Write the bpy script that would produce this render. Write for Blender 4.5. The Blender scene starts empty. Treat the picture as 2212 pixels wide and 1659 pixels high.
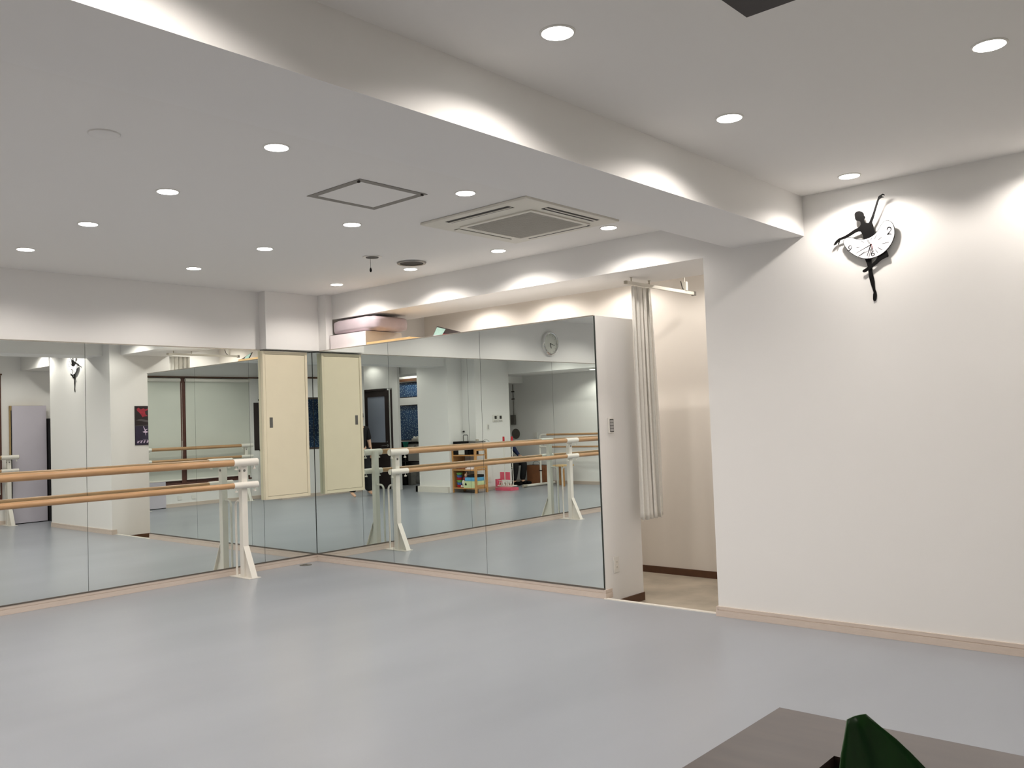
import bpy, bmesh, math, random
from mathutils import Vector, Matrix
random.seed(7)
COL = bpy.context.scene.collection
PI = math.pi

# ------------------------------------------------------------------ helpers
def srgb(r, g, b):
    f = lambda c: (c/255/12.92) if c/255 <= .04045 else ((c/255+.055)/1.055)**2.4
    return (f(r), f(g), f(b), 1)

def mat(name, col, rough=.6, metal=0.0, noise=0.0, nscale=8.0, bump=0.0, bscale=200.0, spec=.5, stretch=None, emit=None, estr=0, trans=0, subs=0):
    m = bpy.data.materials.new(name); m.use_nodes = True
    nt = m.node_tree; b = nt.nodes['Principled BSDF']
    b.inputs['Base Color'].default_value = col
    b.inputs['Roughness'].default_value = rough
    b.inputs['Metallic'].default_value = metal
    b.inputs['Specular IOR Level'].default_value = spec
    if trans: b.inputs['Transmission Weight'].default_value = trans
    if emit:
        b.inputs['Emission Color'].default_value = emit
        b.inputs['Emission Strength'].default_value = estr
        m.cycles.emission_sampling = 'NONE'
    tc = None
    if noise or bump:
        tc = nt.nodes.new('ShaderNodeTexCoord'); mp = nt.nodes.new('ShaderNodeMapping')
        nt.links.new(tc.outputs['Object'], mp.inputs['Vector'])
        if stretch: mp.inputs['Scale'].default_value = stretch
    if noise:
        n = nt.nodes.new('ShaderNodeTexNoise'); n.inputs['Scale'].default_value = nscale; n.inputs['Detail'].default_value = 5
        nt.links.new(mp.outputs['Vector'], n.inputs['Vector'])
        r = nt.nodes.new('ShaderNodeMapRange'); r.inputs[1].default_value = .3; r.inputs[2].default_value = .7
        r.inputs[3].default_value = 1-noise; r.inputs[4].default_value = 1+noise
        nt.links.new(n.outputs['Fac'], r.inputs[0])
        mx = nt.nodes.new('ShaderNodeVectorMath'); mx.operation = 'SCALE'
        mx.inputs[0].default_value = col[:3]
        nt.links.new(r.outputs[0], mx.inputs['Scale'])
        nt.links.new(mx.outputs[0], b.inputs['Base Color'])
    if bump:
        n2 = nt.nodes.new('ShaderNodeTexNoise'); n2.inputs['Scale'].default_value = bscale; n2.inputs['Detail'].default_value = 3
        nt.links.new(mp.outputs['Vector'], n2.inputs['Vector'])
        bp = nt.nodes.new('ShaderNodeBump'); bp.inputs['Strength'].default_value = bump; bp.inputs['Distance'].default_value = .002
        nt.links.new(n2.outputs['Fac'], bp.inputs['Height']); nt.links.new(bp.outputs['Normal'], b.inputs['Normal'])
    return m

def star_mat():
    m = mat('blue_star_film', srgb(38, 72, 112), .35, noise=.35, nscale=3)
    nt = m.node_tree; b = nt.nodes['Principled BSDF']
    tc = nt.nodes.new('ShaderNodeTexCoord')
    v = nt.nodes.new('ShaderNodeTexVoronoi'); v.inputs['Scale'].default_value = 20
    v.voronoi_dimensions = '2D'
    sp = nt.nodes.new('ShaderNodeSeparateXYZ'); cb = nt.nodes.new('ShaderNodeCombineXYZ'); ad = nt.nodes.new('ShaderNodeMath')
    nt.links.new(tc.outputs['Object'], sp.inputs[0]); nt.links.new(sp.outputs[0], ad.inputs[0]); nt.links.new(sp.outputs[1], ad.inputs[1])
    nt.links.new(ad.outputs[0], cb.inputs[0]); nt.links.new(sp.outputs[2], cb.inputs[1]); nt.links.new(cb.outputs[0], v.inputs['Vector'])
    r = nt.nodes.new('ShaderNodeMapRange'); r.inputs[1].default_value = .15; r.inputs[2].default_value = .24; r.inputs[3].default_value = 1; r.inputs[4].default_value = 0
    nt.links.new(v.outputs['Distance'], r.inputs[0])
    mix = nt.nodes.new('ShaderNodeMix'); mix.data_type = 'RGBA'
    old = b.inputs['Base Color'].links[0].from_socket
    nt.links.new(r.outputs[0], mix.inputs[0]); nt.links.new(old, mix.inputs[6]); mix.inputs[7].default_value = srgb(150, 175, 190)
    nt.links.new(mix.outputs[2], b.inputs['Base Color'])
    return m

M = {}
M['wall'] = mat('white_wallpaper', (.80, .783, .762, 1), .85, bump=.12, bscale=260, spec=.25)
M['ceil'] = mat('white_ceiling_paper', (.79, .770, .745, 1), .9, bump=.1, bscale=220, spec=.2)
M['cream'] = mat('cream_wallpaper', (.80, .752, .69, 1), .85, bump=.12, bscale=260, spec=.25)
M['floor'] = mat('grey_vinyl_floor', srgb(147, 151, 158), .28, noise=.06, nscale=1.6, bump=.03, bscale=60, stretch=(1, .35, 1), spec=.4)
M['floor2'] = mat('beige_stone_vinyl', srgb(168, 158, 142), .55, noise=.22, nscale=3.2)
M['base'] = mat('pale_wood_skirting', srgb(205, 190, 178), .55, noise=.04, nscale=20, stretch=(1, 1, 8))
M['brown'] = mat('dark_brown_skirting', srgb(88, 58, 38), .5, noise=.12, nscale=14)
M['wood_dark'] = mat('stained_brown_wood', srgb(70, 56, 50), .42, noise=.14, nscale=6, stretch=(1.2, 9, 3))
M['wood_black'] = mat('near_black_brown_wood', srgb(40, 29, 27), .5, noise=.12, nscale=9)
M['red_brown'] = mat('red_brown_window_wood', srgb(84, 46, 36), .45, noise=.15, nscale=20)
M['bar'] = mat('varnished_barre_wood', srgb(176, 137, 97), .33, noise=.16, nscale=26, stretch=(1, .12, 1))
M['bar_x'] = mat('varnished_barre_wood_cross', srgb(176, 137, 97), .33, noise=.16, nscale=26, stretch=(.12, 1, 1))
M['white'] = mat('white_enamel', srgb(226, 221, 212), .38, noise=.02, nscale=9)
M['plastic'] = mat('white_plastic', srgb(225, 222, 216), .4, noise=.02, nscale=30)
M['face'] = mat('clock_face_grey', srgb(214, 214, 204), .3, noise=.02, nscale=9)
M['ac'] = mat('ac_offwhite', srgb(215, 211, 200), .5, noise=.02, nscale=9)
M['grille'] = mat('grey_grille', srgb(172, 165, 150), .6, noise=.12, nscale=60)
M['intake'] = mat('intake_grey', srgb(186, 182, 174), .7, noise=.02, nscale=20)
M['ventd'] = mat('vent_dark_grey', srgb(92, 88, 82), .7, noise=.05, nscale=40)
M['silver'] = mat('silver_key', srgb(168, 166, 164), .4, noise=.02, nscale=20)
M['hatchg'] = mat('hatch_grey', srgb(132, 127, 121), .6, noise=.04, nscale=30)
M['dark'] = mat('dark_slot', srgb(44, 40, 36), .7, noise=.1, nscale=30)
M['alu'] = mat('brushed_alu', srgb(140, 138, 134), .35, metal=.85, noise=.05, nscale=40)
M['trimgrey'] = mat('mirror_channel', srgb(120, 112, 104), .4, metal=.7, noise=.06, nscale=30)
M['topcap'] = mat('polished_cap', srgb(190, 184, 174), .22, metal=.8, noise=.04, nscale=20)
M['seam'] = mat('mirror_seam_dark', srgb(52, 58, 54), .6, noise=.05, nscale=30)
M['chrome'] = mat('chrome', (.75, .75, .74, 1), .12, metal=1, noise=.02, nscale=5)
M['cab'] = mat('cream_cabinet_enamel', srgb(222, 212, 186), .42, noise=.015, nscale=5)
M['black'] = mat('matt_black', srgb(14, 13, 13), .6, spec=.15, noise=.08, nscale=30)
M['cloth_black'] = mat('black_cloth', srgb(20, 19, 22), .9, noise=.2, nscale=30)
M['cloth_blue'] = mat('navy_cloth', srgb(42, 54, 92), .9, noise=.15, nscale=30)
M['skin'] = mat('skin', srgb(222, 178, 150), .5, noise=.05, nscale=18)
M['hair'] = mat('black_hair', srgb(26, 20, 18), .55, noise=.25, nscale=50)
M['curtain'] = mat('white_curtain_cloth', srgb(246, 243, 236), .9, noise=.03, nscale=60, bump=.15, bscale=500)
M['blind'] = mat('white_roller_blind', srgb(205, 206, 196), .85, noise=.02, nscale=3, bump=.1, bscale=400)
M['lav'] = mat('lavender_board', srgb(196, 190, 200), .6, noise=.02, nscale=4)
M['tan'] = mat('tan_board', srgb(176, 148, 96), .6, noise=.08, nscale=12)
M['oak'] = mat('honey_wood', srgb(192, 142, 88), .5, noise=.14, nscale=16, stretch=(1, 1, .2))
M['plank'] = mat('pale_plank', srgb(218, 184, 132), .5, noise=.08, nscale=16, stretch=(.2, 1, 1))
M['bagw'] = mat('brown_paper', srgb(136, 86, 54), .8, noise=.12, nscale=12)
M['carton'] = mat('white_carton', srgb(240, 230, 232), .6, noise=.02, nscale=10)
M['carton_side'] = mat('carton_side', srgb(206, 196, 184), .7, noise=.04, nscale=10)
M['plasticbag'] = mat('mauve_plastic_wrap', srgb(186, 172, 178), .3, noise=.10, nscale=6, bump=.6, bscale=26)
M['leaf'] = mat('dark_green_leaf', srgb(28, 74, 20), .33, noise=.3, nscale=10, stretch=(5, 5, .6))
M['pot'] = mat('terracotta_dark', srgb(60, 38, 30), .6, noise=.1, nscale=20)
M['pink'] = mat('pink_plastic', srgb(228, 96, 120), .45, noise=.05, nscale=20)
M['red'] = mat('red_plastic', srgb(184, 34, 44), .45, noise=.06, nscale=20)
M['blue'] = mat('blue_plastic', srgb(60, 110, 180), .5, noise=.06, nscale=20)
M['skyblue'] = mat('sky_blue_cloth', srgb(96, 168, 210), .7, noise=.06, nscale=20)
M['green'] = mat('green_plastic', srgb(120, 166, 84), .5, noise=.06, nscale=20)
M['teal'] = mat('teal_cloth', srgb(26, 132, 112), .8, noise=.1, nscale=20)
M['mintd'] = mat('mint_cover', srgb(150, 182, 172), .5, noise=.1, nscale=30)
M['mint'] = mat('mint_box', srgb(206, 220, 170), .6, noise=.05, nscale=20)
M['glassd'] = mat('night_glass', srgb(16, 18, 22), .08, noise=.05, nscale=2)
M['clear'] = mat('clear_glass', (.92, .97, .95, 1), .03, trans=1, noise=.01, nscale=2)
M['frost'] = mat('frosted_glass', srgb(150, 156, 172), .25, noise=.05, nscale=2)
M['star'] = star_mat()
M['poster_dark'] = mat('poster_dark', srgb(30, 20, 26), .35, noise=.4, nscale=5)
M['poster_navy'] = mat('poster_navy', srgb(40, 34, 58), .35, noise=.3, nscale=6)
M['poster_red'] = mat('poster_red', srgb(150, 34, 52), .4, noise=.25, nscale=24)
M['poster_grey'] = mat('poster_grey', srgb(84, 78, 80), .4, noise=.25, nscale=12)
M['poster_white'] = mat('poster_white', srgb(206, 186, 212), .4, noise=.1, nscale=50)
M['dialw'] = mat('dial_white', srgb(240, 238, 242), .35, noise=.01, nscale=10)
M['lens'] = mat('lit_diffuser', (1, 1, 1, 1), .5, emit=(1, .97, .92, 1), estr=9)
# mirror : slightly green silvered glass
M['mirror'] = mat('silvered_mirror', (.865, .912, .893, 1), 0.0, metal=1)

_c = M['curtain'].node_tree; _b = _c.nodes['Principled BSDF']; _t = _c.nodes.new('ShaderNodeBsdfTranslucent'); _t.inputs[0].default_value = srgb(246, 243, 236)
_x = _c.nodes.new('ShaderNodeMixShader'); _x.inputs[0].default_value = .2; _o = _c.nodes['Material Output']
_c.links.new(_b.outputs[0], _x.inputs[1]); _c.links.new(_t.outputs[0], _x.inputs[2]); _c.links.new(_x.outputs[0], _o.inputs[0])

class MB:
    def __init__(s): s.bm = bmesh.new()
    def box(s, a, b, bev=0):
        x0, y0, z0 = [min(a[i], b[i]) for i in range(3)]; x1, y1, z1 = [max(a[i], b[i]) for i in range(3)]
        v = [s.bm.verts.new(p) for p in ((x0,y0,z0),(x1,y0,z0),(x1,y1,z0),(x0,y1,z0),(x0,y0,z1),(x1,y0,z1),(x1,y1,z1),(x0,y1,z1))]
        fs = [s.bm.faces.new([v[i] for i in q]) for q in ((0,3,2,1),(4,5,6,7),(0,1,5,4),(1,2,6,5),(2,3,7,6),(3,0,4,7))]
        if bev:
            es = {e for f in fs for e in f.edges}
            bmesh.ops.bevel(s.bm, geom=list(es), offset=bev, segments=2, affect='EDGES', profile=.7)
        return s
    def cyl(s, p, q, r, r2=None, n=20):
        p, q = Vector(p), Vector(q); d = q-p; r2 = r if r2 is None else r2
        w = d.normalized(); u = w.orthogonal().normalized(); v = w.cross(u)
        A = [s.bm.verts.new(p+(u*math.cos(2*PI*i/n)+v*math.sin(2*PI*i/n))*r) for i in range(n)]
        B = [s.bm.verts.new(q+(u*math.cos(2*PI*i/n)+v*math.sin(2*PI*i/n))*r2) for i in range(n)]
        for i in range(n): s.bm.faces.new((A[i], A[(i+1)%n], B[(i+1)%n], B[i]))
        s.bm.faces.new(A[::-1]); s.bm.faces.new(B); return s
    def tube(s, pts, r, n=10, caps=True):
        pts = [Vector(p) for p in pts]; rings = []; u = None
        for i, p in enumerate(pts):
            d = (pts[min(i+1, len(pts)-1)]-pts[max(i-1, 0)]).normalized()
            u = d.orthogonal().normalized() if u is None else (u-d*u.dot(d)).normalized()
            v = d.cross(u)
            rings.append([s.bm.verts.new(p+(u*math.cos(2*PI*k/n)+v*math.sin(2*PI*k/n))*r) for k in range(n)])
        for a, b in zip(rings, rings[1:]):
            for k in range(n): s.bm.faces.new((a[k], a[(k+1)%n], b[(k+1)%n], b[k]))
        if caps: s.bm.faces.new(rings[0][::-1]); s.bm.faces.new(rings[-1])
        return s
    def prism(s, pts2, f, t):
        """pts2 2-D outline; f maps (a,b,depth)->3-D ; t thickness"""
        A = [s.bm.verts.new(f(a, b, 0)) for a, b in pts2]; B = [s.bm.verts.new(f(a, b, t)) for a, b in pts2]
        n = len(A)
        for i in range(n): s.bm.faces.new((A[i], A[(i+1)%n], B[(i+1)%n], B[i]))
        from mathutils.geometry import tessellate_polygon
        for tri in tessellate_polygon([[Vector((a, b, 0)) for a, b in pts2]]):
            for V_ in (A, B):
                try: s.bm.faces.new([V_[i] for i in tri])
                except ValueError: pass
        return s
    def ball(s, c, r, sc=(1,1,1), n=16):
        mt = Matrix.Translation(c) @ Matrix.Diagonal((r*sc[0], r*sc[1], r*sc[2], 1))
        bmesh.ops.create_uvsphere(s.bm, u_segments=n, v_segments=max(8, n//2), radius=1, matrix=mt); return s
    def lathe(s, prof, c=(0,0,0), n=40, axis='z'):
        rings = []
        for r, z in prof:
            ring = []
            for k in range(n):
                a = 2*PI*k/n; x, y = r*math.cos(a), r*math.sin(a)
                p = (x, y, z) if axis == 'z' else ((z, x, y) if axis == 'x' else (x, z, y))
                ring.append(s.bm.verts.new(Vector(c)+Vector(p)))
            rings.append(ring)
        for a, b in zip(rings, rings[1:]):
            for k in range(n): s.bm.faces.new((a[k], a[(k+1)%n], b[(k+1)%n], b[k]))
        s.bm.faces.new(rings[0][::-1]); s.bm.faces.new(rings[-1]); return s
    def build(s, name, m, parent=None, smooth=False):
        bmesh.ops.remove_doubles(s.bm, verts=s.bm.verts, dist=1e-6)
        bmesh.ops.recalc_face_normals(s.bm, faces=s.bm.faces)
        me = bpy.data.meshes.new(name); s.bm.to_mesh(me); s.bm.free()
        me.materials.append(m if not isinstance(m, str) else M[m])
        o = bpy.data.objects.new(name, me); COL.objects.link(o)
        if smooth:
            for p in me.polygons: p.use_smooth = True
            try: me.set_sharp_from_angle(angle=math.radians(40))
            except Exception: pass
        if parent is not None:
            o.parent = parent
            o.matrix_parent_inverse = Matrix.Identity(4)
            o.location = Vector((0,0,0))
            if PARENT_ORIGIN.get(parent.name): o.location = -Vector(PARENT_ORIGIN[parent.name])
        return o

PARENT_ORIGIN = {}
def thing(name, label, cat, loc=(0,0,0), group=None):
    """Empty at the thing's base; parts are modelled in world coordinates and shifted by its origin"""
    o = bpy.data.objects.new(name, None); COL.objects.link(o); o.location = loc; o.empty_display_size = .1
    PARENT_ORIGIN[o.name] = tuple(loc)
    return tag(o, label, cat, group)
def tag(o, label, cat, group=None, kind=None):
    o['label'] = label; o['category'] = cat
    if group: o['group'] = group
    if kind: o['kind'] = kind
    return o
def sub(o, parent):
    """re-parent a part under another part (both in world coords)"""
    o.parent = parent; o.location = (0,0,0); return o
def struct(name, mb, m, label=None):
    o = mb.build(name, m); o['kind'] = 'structure'
    if label: o['label'] = label
    return o

H = 2.708      # ceiling height
HB = 2.457     # beam soffit
ZT = 2.139     # mirror top
ZB = .066      # mirror bottom
REC = -.098    # lower floor of the recess

# ------------------------------------------------------------------ room shell
struct('floor', MB().box((-.15, -9.15, -.12), (8.6, -.004, 0)).box((6.62, -.004, -.12), (8.0, 1.35, 0)), 'floor', 'pale grey vinyl dance floor')
struct('floor_recess', MB().box((-.1, -.004, REC-.05), (4.9, 1.75, REC)), 'floor2', 'beige stone-look floor of the curtained recess, one step lower')
struct('ceiling', MB().box((-.2, -9.2, H), (8.7, 1.8, H+.12)), 'ceil', 'white papered ceiling')
struct('ceiling_beam', MB().box((4.788, -6.56, HB), (5.289, -.061, H)), 'wall', 'dropped white beam crossing the ceiling')
struct('ceiling_beam', MB().box((.23, .092, HB), (4.573, .765, H)), 'wall', 'dropped white beam above the right mirror wall')
struct('ceiling_beam', MB().box((6.62, -.075, 2.44), (7.75, .70, H)), 'wall', 'dropped white beam over the niche beside the clock wall')
struct('wall_left', MB().box((-.15, -9.15, -.1), (0, 1.75, H)), 'wall', 'white wall behind the left mirrors')
struct('wall_corner', MB().box((0, -.613, ZT+.004), (.11, .008, H)).box((0, .008, ZT), (.236, .092, H)), 'wall', 'white boxed-out pillar above the mirror corner')
struct('wall_partition', MB().box((0, .006, REC), (3.6, .515, ZT)), 'wall', 'low white partition carrying the right mirrors')
struct('wall_recess', MB().box((-.1, 1.59, -.15), (4.9, 1.75, H)), 'cream', 'cream back wall of the curtained recess')
struct('wall_clock_side', MB().box((4.573, -.061, -.12), (6.62, 1.59, H)), 'wall', 'white wall carrying the ballerina clock')
struct('wall_niche', MB().box((6.62, 1.2, -.1), (7.9, 1.35, H)), 'wall')
# window wall with three bays cut out
WY = [(-.40, -1.45), (-1.53, -2.64), (-2.74, -4.06)]
WZ0, WZ1 = .43, 2.36
m = MB(); m.box((7.75, -4.28, -.1), (7.92, 1.35, WZ0)); m.box((7.75, -4.28, WZ1), (7.92, 1.35, H))
m.box((7.75, -4.28, WZ0), (7.92, -4.06, WZ1)); m.box((7.75, -.40, WZ0), (7.92, 1.35, WZ1))
struct('wall_window_side', m, 'wall', 'white wall with the blind-covered windows')
# reception booth (camera stands inside, looking out over its sill)
BX, BY, BYE, BT = 6.98, -4.28, -6.2, .12
SZ, HZ = .93, 1.955
m = MB(); m.box((BX, BYE, -.05), (BX+BT, BY, SZ)); m.box((BX+BT, BY-BT, -.05), (7.75, BY, SZ))
m.box((BX, BYE, HZ), (BX+BT, BY, H)); m.box((BX+BT, BY-BT, HZ), (7.75, BY, H)); m.box((BX, BYE-.12, -.05), (8.25, BYE, H)); m.box((BX, BYE, SZ), (BX+BT, BYE+.22, HZ))
struct('wall_booth', m, 'wall', 'white half-height booth wall')
m = MB(); m.box((7.75, BY-BT, -.05), (8.4, BY, H)); m.box((8.25, BYE-.12, -.05), (8.4, BY-BT, H))
struct('wall_reception', m, 'wall')
m = MB(); m.box((BX-.003, BYE+.22, SZ), (BX+BT, BY+.003, SZ+.033)); m.box((BX+BT, BY-BT, SZ), (7.75, BY+.003, SZ+.033))
struct('trim_1', m, 'wood_dark', 'brown wooden sill of the booth opening')
m = MB(); m.box((BX-.003, BYE+.22, HZ-.035), (BX+BT, BY+.003, HZ)); m.box((BX+BT, BY-BT, HZ-.035), (7.75, BY+.003, HZ))
struct('trim_2', m, 'wood_black', 'dark wooden head board of the booth opening')
m = MB(); m.box((BX+BT, BYE+.001, .05), (BX+BT+.012, BY-BT, SZ+.02)); m.box((BX+BT+.012, BY-BT-.012, .05), (7.75, BY-BT, SZ+.02))
struct('trim_3', m, 'wood_black', 'dark lining inside the booth wall')
m = MB(); m.box((BX-.012, BYE, 2.325), (BX-.001, BY, 2.36)); m.box((7.715, BY+.002, 2.362), (7.749, -.36, 2.386))
struct('trim_4', m, 'brown', 'dark brown picture rail')
# entrance side
DY = -6.75
m = MB(); m.box((6.42, DY-.06, -.05), (6.60, DY, H)); m.box((7.62, DY-.12, -.05), (8.4, DY, H)); m.box((6.60, DY-.12, 2.13), (7.62, DY, H)); m.box((8.25, DY-.12, -.05), (8.4, BYE, H))
struct('wall_entrance', m, 'wall', 'white wall around the dark entrance door')
m = MB(); m.box((4.73, -6.95, -.05), (5.6, -6.55, H)); m.box((4.38, -7.95, -.05), (5.6, -6.95, H)); m.box((5.35, -9.15, -.05), (5.6, -7.95, H))
struct('wall_column', m, 'wall', 'wide white column beside the low shelf')
m = MB(); m.box((0, -9.0, 2.30), (5.35, -7.95, H)); m.box((4.9, -9.0, 2.15), (5.35, -8.2, 2.30))
struct('wall_header', m, 'wall', 'dropped white header over the alcove')
struct('wall_alcove', MB().box((-.1, -9.15, -.05), (5.6, -9.0, H)), 'wall')
m = MB(); m.box((5.6, -8.45, -.05), (8.6, -8.3, .97)); m.box((5.6, -8.45, 1.80), (8.6, -8.3, 1.97)); m.box((5.6, -8.45, 2.33), (8.6, -8.3, H)); m.box((5.6, -8.45, .97), (7.0, -8.3, 2.33)); m.box((8.45, -8.45, .97), (8.6, -8.3, 2.33)); m.box((8.45, -8.3, -.05), (8.6, -6.87, H))
struct('wall_far', m, 'wall')
struct('ceiling_beam', MB().box((5.6, -7.5, 2.40), (8.45, -6.87, H)), 'wall')

# skirtings: pale wood with a grooved upper lip
def skirting(name, runs, m='base', h=.066, t=.012, label=None):
    mb = MB()
    for (x0, y0, x1, y1) in runs:
        mb.box((x0, y0, .0005), (x1, y1, h*.68))
        dx, dy = (abs(x1-x0) > abs(y1-y0)), 0
        if dx: mb.box((x0, y0, h*.68), (x1, y1, h))
        else: mb.box((x0, y0, h*.68), (x1, y1, h))
    return struct(name, mb, m, label)
def skirt(name, segs, label=None, h=.066):
    """segs: (x0,y0,x1,y1,nx,ny) wall line with outward normal; profile with a groove"""
    mb = MB()
    for x0, y0, x1, y1, nx, ny in segs:
        for z0, z1, t in ((.0005, h*.62, .014), (h*.62, h*.68, .008), (h*.68, h, .011)):
            mb.box((x0, y0, z0), (x1+nx*t, y1+ny*t, z1))
    return struct(name, mb, 'base', label)
skirt('baseboard_left', [(0, -8.98, 0, -.0, 1, 0)], 'pale skirting under the left mirrors')
skirt('baseboard_right', [(.0, .0, 3.6, .0, 0, -1), (3.6, -.014, 3.6, .075, 1, 0)], 'pale skirting under the right mirrors')
skirt('baseboard_clock_side', [(4.573, -.061, 6.62, -.061, 0, -1), (4.573, -.075, 4.573, .0, -1, 0)], 'pale skirting of the clock wall')
skirt('baseboard_window_side', [(7.75, -4.27, 7.75, .9, -1, 0)])
skirt('baseboard_booth', [(BX, BYE, BX, BY, -1, 0), (BX, BY, 7.75, BY, 0, 1)])
skirt('baseboard_entrance', [(6.42, DY, 6.60, DY, 0, 1), (7.62, DY, 8.25, DY, 0, 1)])
skirt('baseboard_back', [(4.38, -7.95, 4.38, -6.95, -1, 0), (0.0, -9.0, 5.35, -9.0, 0, 1)])
m = MB(); m.box((4.745, -6.55, 0), (5.66, -6.49, .115)); m.box((5.6, -6.9, 0), (5.66, -6.49, .115))
struct('trim_10', MB().box((7.738, -4.279, .95), (7.7495, -4.17, 1.885)), 'wood_black', 'dark board beside the booth opening')
struct('trim_5', m, 'white', 'white plinth around the column')
m = MB(); m.box((0.0, 1.578, REC), (4.573, 1.59, REC+.062)); m.box((4.561, -.004+.004, REC), (4.573, 1.578, REC+.062)); m.box((3.6, .08, REC), (3.612, .515, REC+.062)); m.box((0, .515, REC), (3.6, .527, REC+.062))
struct('baseboard_recess', m, 'brown', 'dark brown skirting of the lower recess')
struct('trim_6', MB().box((3.6, -.022, -.004), (4.573, .010, .006)), 'white', 'pale threshold strip at the recess step')

# ------------------------------------------------------------------ mirrors
def mirror_panel(a, b, wall, label):
    name = 'wall_mirror'
    g = .0018; mb = MB()
    if wall == 'A':
        o = MB().box((.0045, a-g, ZB+.012), (.0095, b+g, ZT-.006)).build(name, 'mirror')
    else:
        o = MB().box((a+g, -.0085, ZB+.012), (b-g, -.0035, ZT-.006)).build(name, 'mirror')
    tag(o, label, 'mirror', 'wall mirror panels')
    return o
for (a, b), l in zip(((-.012, -.615), (-.615, -2.288), (-2.288, -3.94), (-3.94, -5.59)), (
        'half-width mirror panel of the left wall, behind the cream cabinet at the corner',
        'mirror panel directly left of the cream cabinet, behind the end post of the barre',
        'mirror panel at the left edge of the photo, cut by the frame',
        'mirror panel of the left wall farthest from the corner, below the round clock')):
    mirror_panel(a, b, 'A', l)
for (a, b), l in zip(((.012, 1.203), (1.203, 2.393), (2.393, 3.594)), (
        'mirror panel of the right wall touching the room corner',
        'middle mirror panel of the right wall, below the leaning book',
        'mirror panel next to the white partition end, reflecting the round clock')):
    mirror_panel(a, b, 'B', l)
def channel(name, mb, label, m_='trimgrey'):
    return tag(mb.build(name, m_), label, 'mirror trim')
struct('trim_7', MB().box((0.0, -5.6, ZB), (.004, -.002, ZT-.001)).box((.0, -.003, ZB), (3.596, .0055, ZT-.001)), 'seam', 'dark backing showing in the mirror joints')
channel('mirror_channel', MB().box((.004, -5.59, ZB), (.014, -.014, ZB+.012)), 'thin grey metal channel holding the left mirrors at skirting level')
channel('mirror_channel', MB().box((.014, -.014, ZB), (3.596, -.0035, ZB+.012)), 'thin grey metal channel holding the right mirrors at skirting level')
channel('mirror_channel', MB().box((.004, -5.59, ZT-.006), (.012, -.62, ZT+.003)), 'thin grey metal cap along the top of the left mirrors', 'topcap')
channel('mirror_channel', MB().box((.14, -.0125, ZT-.006), (3.596, -.0035, ZT+.003)), 'thin grey metal cap along the top of the right mirrors', 'topcap')

# ------------------------------------------------------------------ cream wall cabinet in the corner
t = thing('wall_cabinet', 'tall cream metal wall cabinet hung on the left mirrors at the room corner', 'cabinet', (.02, -.36, .675))
m = MB(); y0, y1, z0, z1 = -.618, -.098, .675, 2.128
m.box((.0105, y0, z0), (.034, y1, z1))
m.box((.034, y0, z0), (.05, y0+.028, z1), .003); m.box((.034, y1-.028, z0), (.05, y1, z1), .003)
m.box((.034, y0+.028, z0), (.05, y1-.028, z0+.03), .003); m.box((.034, y0+.028, z1-.03), (.05, y1-.028, z1), .003)
m.build('cabinet_frame', 'cab', t)
d = MB().box((.036, y0+.031, z0+.033), (.046, y1-.031, z1-.033), .002).build('cabinet_door', 'cab', t)
sub(MB().box((.046, -.552, 1.375), (.0475, -.516, 1.475), .0005).box((.0475, -.546, 1.385), (.0492, -.522, 1.465), .0006).build('door_handle', 'alu', t), d)
MB().box((.0345, y0+.0285, z0+.0305), (.0355, y1-.0285, z1-.0305)).build('door_gasket', 'dark', t)

# ------------------------------------------------------------------ barres
def arc(c, r, a0, a1, ux, uz, n=8):
    c = Vector(c); ux = Vector(ux); uz = Vector(uz)
    return [c+ux*r*math.cos(a0+(a1-a0)*i/n)+uz*r*math.sin(a0+(a1-a0)*i/n) for i in range(n+1)]
def barre(x0, d, posts, ya, yb, label, zt=1.062, zl=.852):
    """floor-mounted double barre parallel to y; x0 wall face, d=+1/-1 direction into the room"""
    X = lambda v: x0+d*v
    t = thing('ballet_barre', label, 'barre', (X(.2), (ya+yb)/2, 0))
    m = MB().cyl((X(.23), ya, zt), (X(.23), yb, zt), .030, n=28); m.build('upper_bar', 'bar', t, True)
    m = MB().cyl((X(.23), ya, zl), (X(.23), yb, zl), .0255, n=28); m.build('lower_bar', 'bar', t, True)
    for y in posts:
        p = MB().box((X(.155), y-.029, .006), (X(.213), y+.029, 1.075), .004).build('post', 'white', t)
        sub(MB().box((X(.018), y-.062, .0003), (X(.355), y+.062, .007), .001).build('base_plate', 'white', t), p)
        m = MB(); m.prism([(.213, .285), (.345, .007), (.213, .007)], lambda a, b, k: (X(a), y-.004+k, b), .008)
        m.prism([(.213, .285), (.218, .285), (.352, .007), (.340, .007)], lambda a, b, k: (X(a), y-.029+k, b), .058)
        sub(m.build('brace', 'white', t), p)
        pts = [(X(.155), y, .70), (X(.10), y, .70)]+arc((X(.10), y, .65), .05, PI/2, PI, (d, 0, 0), (0, 0, 1))+[(X(.05), y, .007)]
        sub(MB().tube(pts, .0105, 12).build('rear_stay', 'white', t, True), p)
        for z, r in ((zt, .0345), (zl, .030)):
            s_ = MB().cyl((X(.23), y-.125, z), (X(.23), y+.125, z), r, n=28).build('bar_sleeve', 'white', t, True); sub(s_, p)
            for k in (-.095, .095):
                m = MB().lathe([(.014, -r-.032), (.014, -r-.019), (.004, -r-.018), (.004, -r+.004)], (X(.23), y+k, z), 14)
                sub(m.build('clamp_screw', 'white', t, True), p)
        sub(MB().cyl((X(.212), y, .985), (X(.2165), y, .985), .012, n=16).build('post_bolt', 'alu', t, True), p)
        sub(MB().cyl((X(.18), y-.0325, .985), (X(.18), y-.028, .985), .012, n=16).build('post_bolt', 'alu', t, True), p)
    return t
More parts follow.
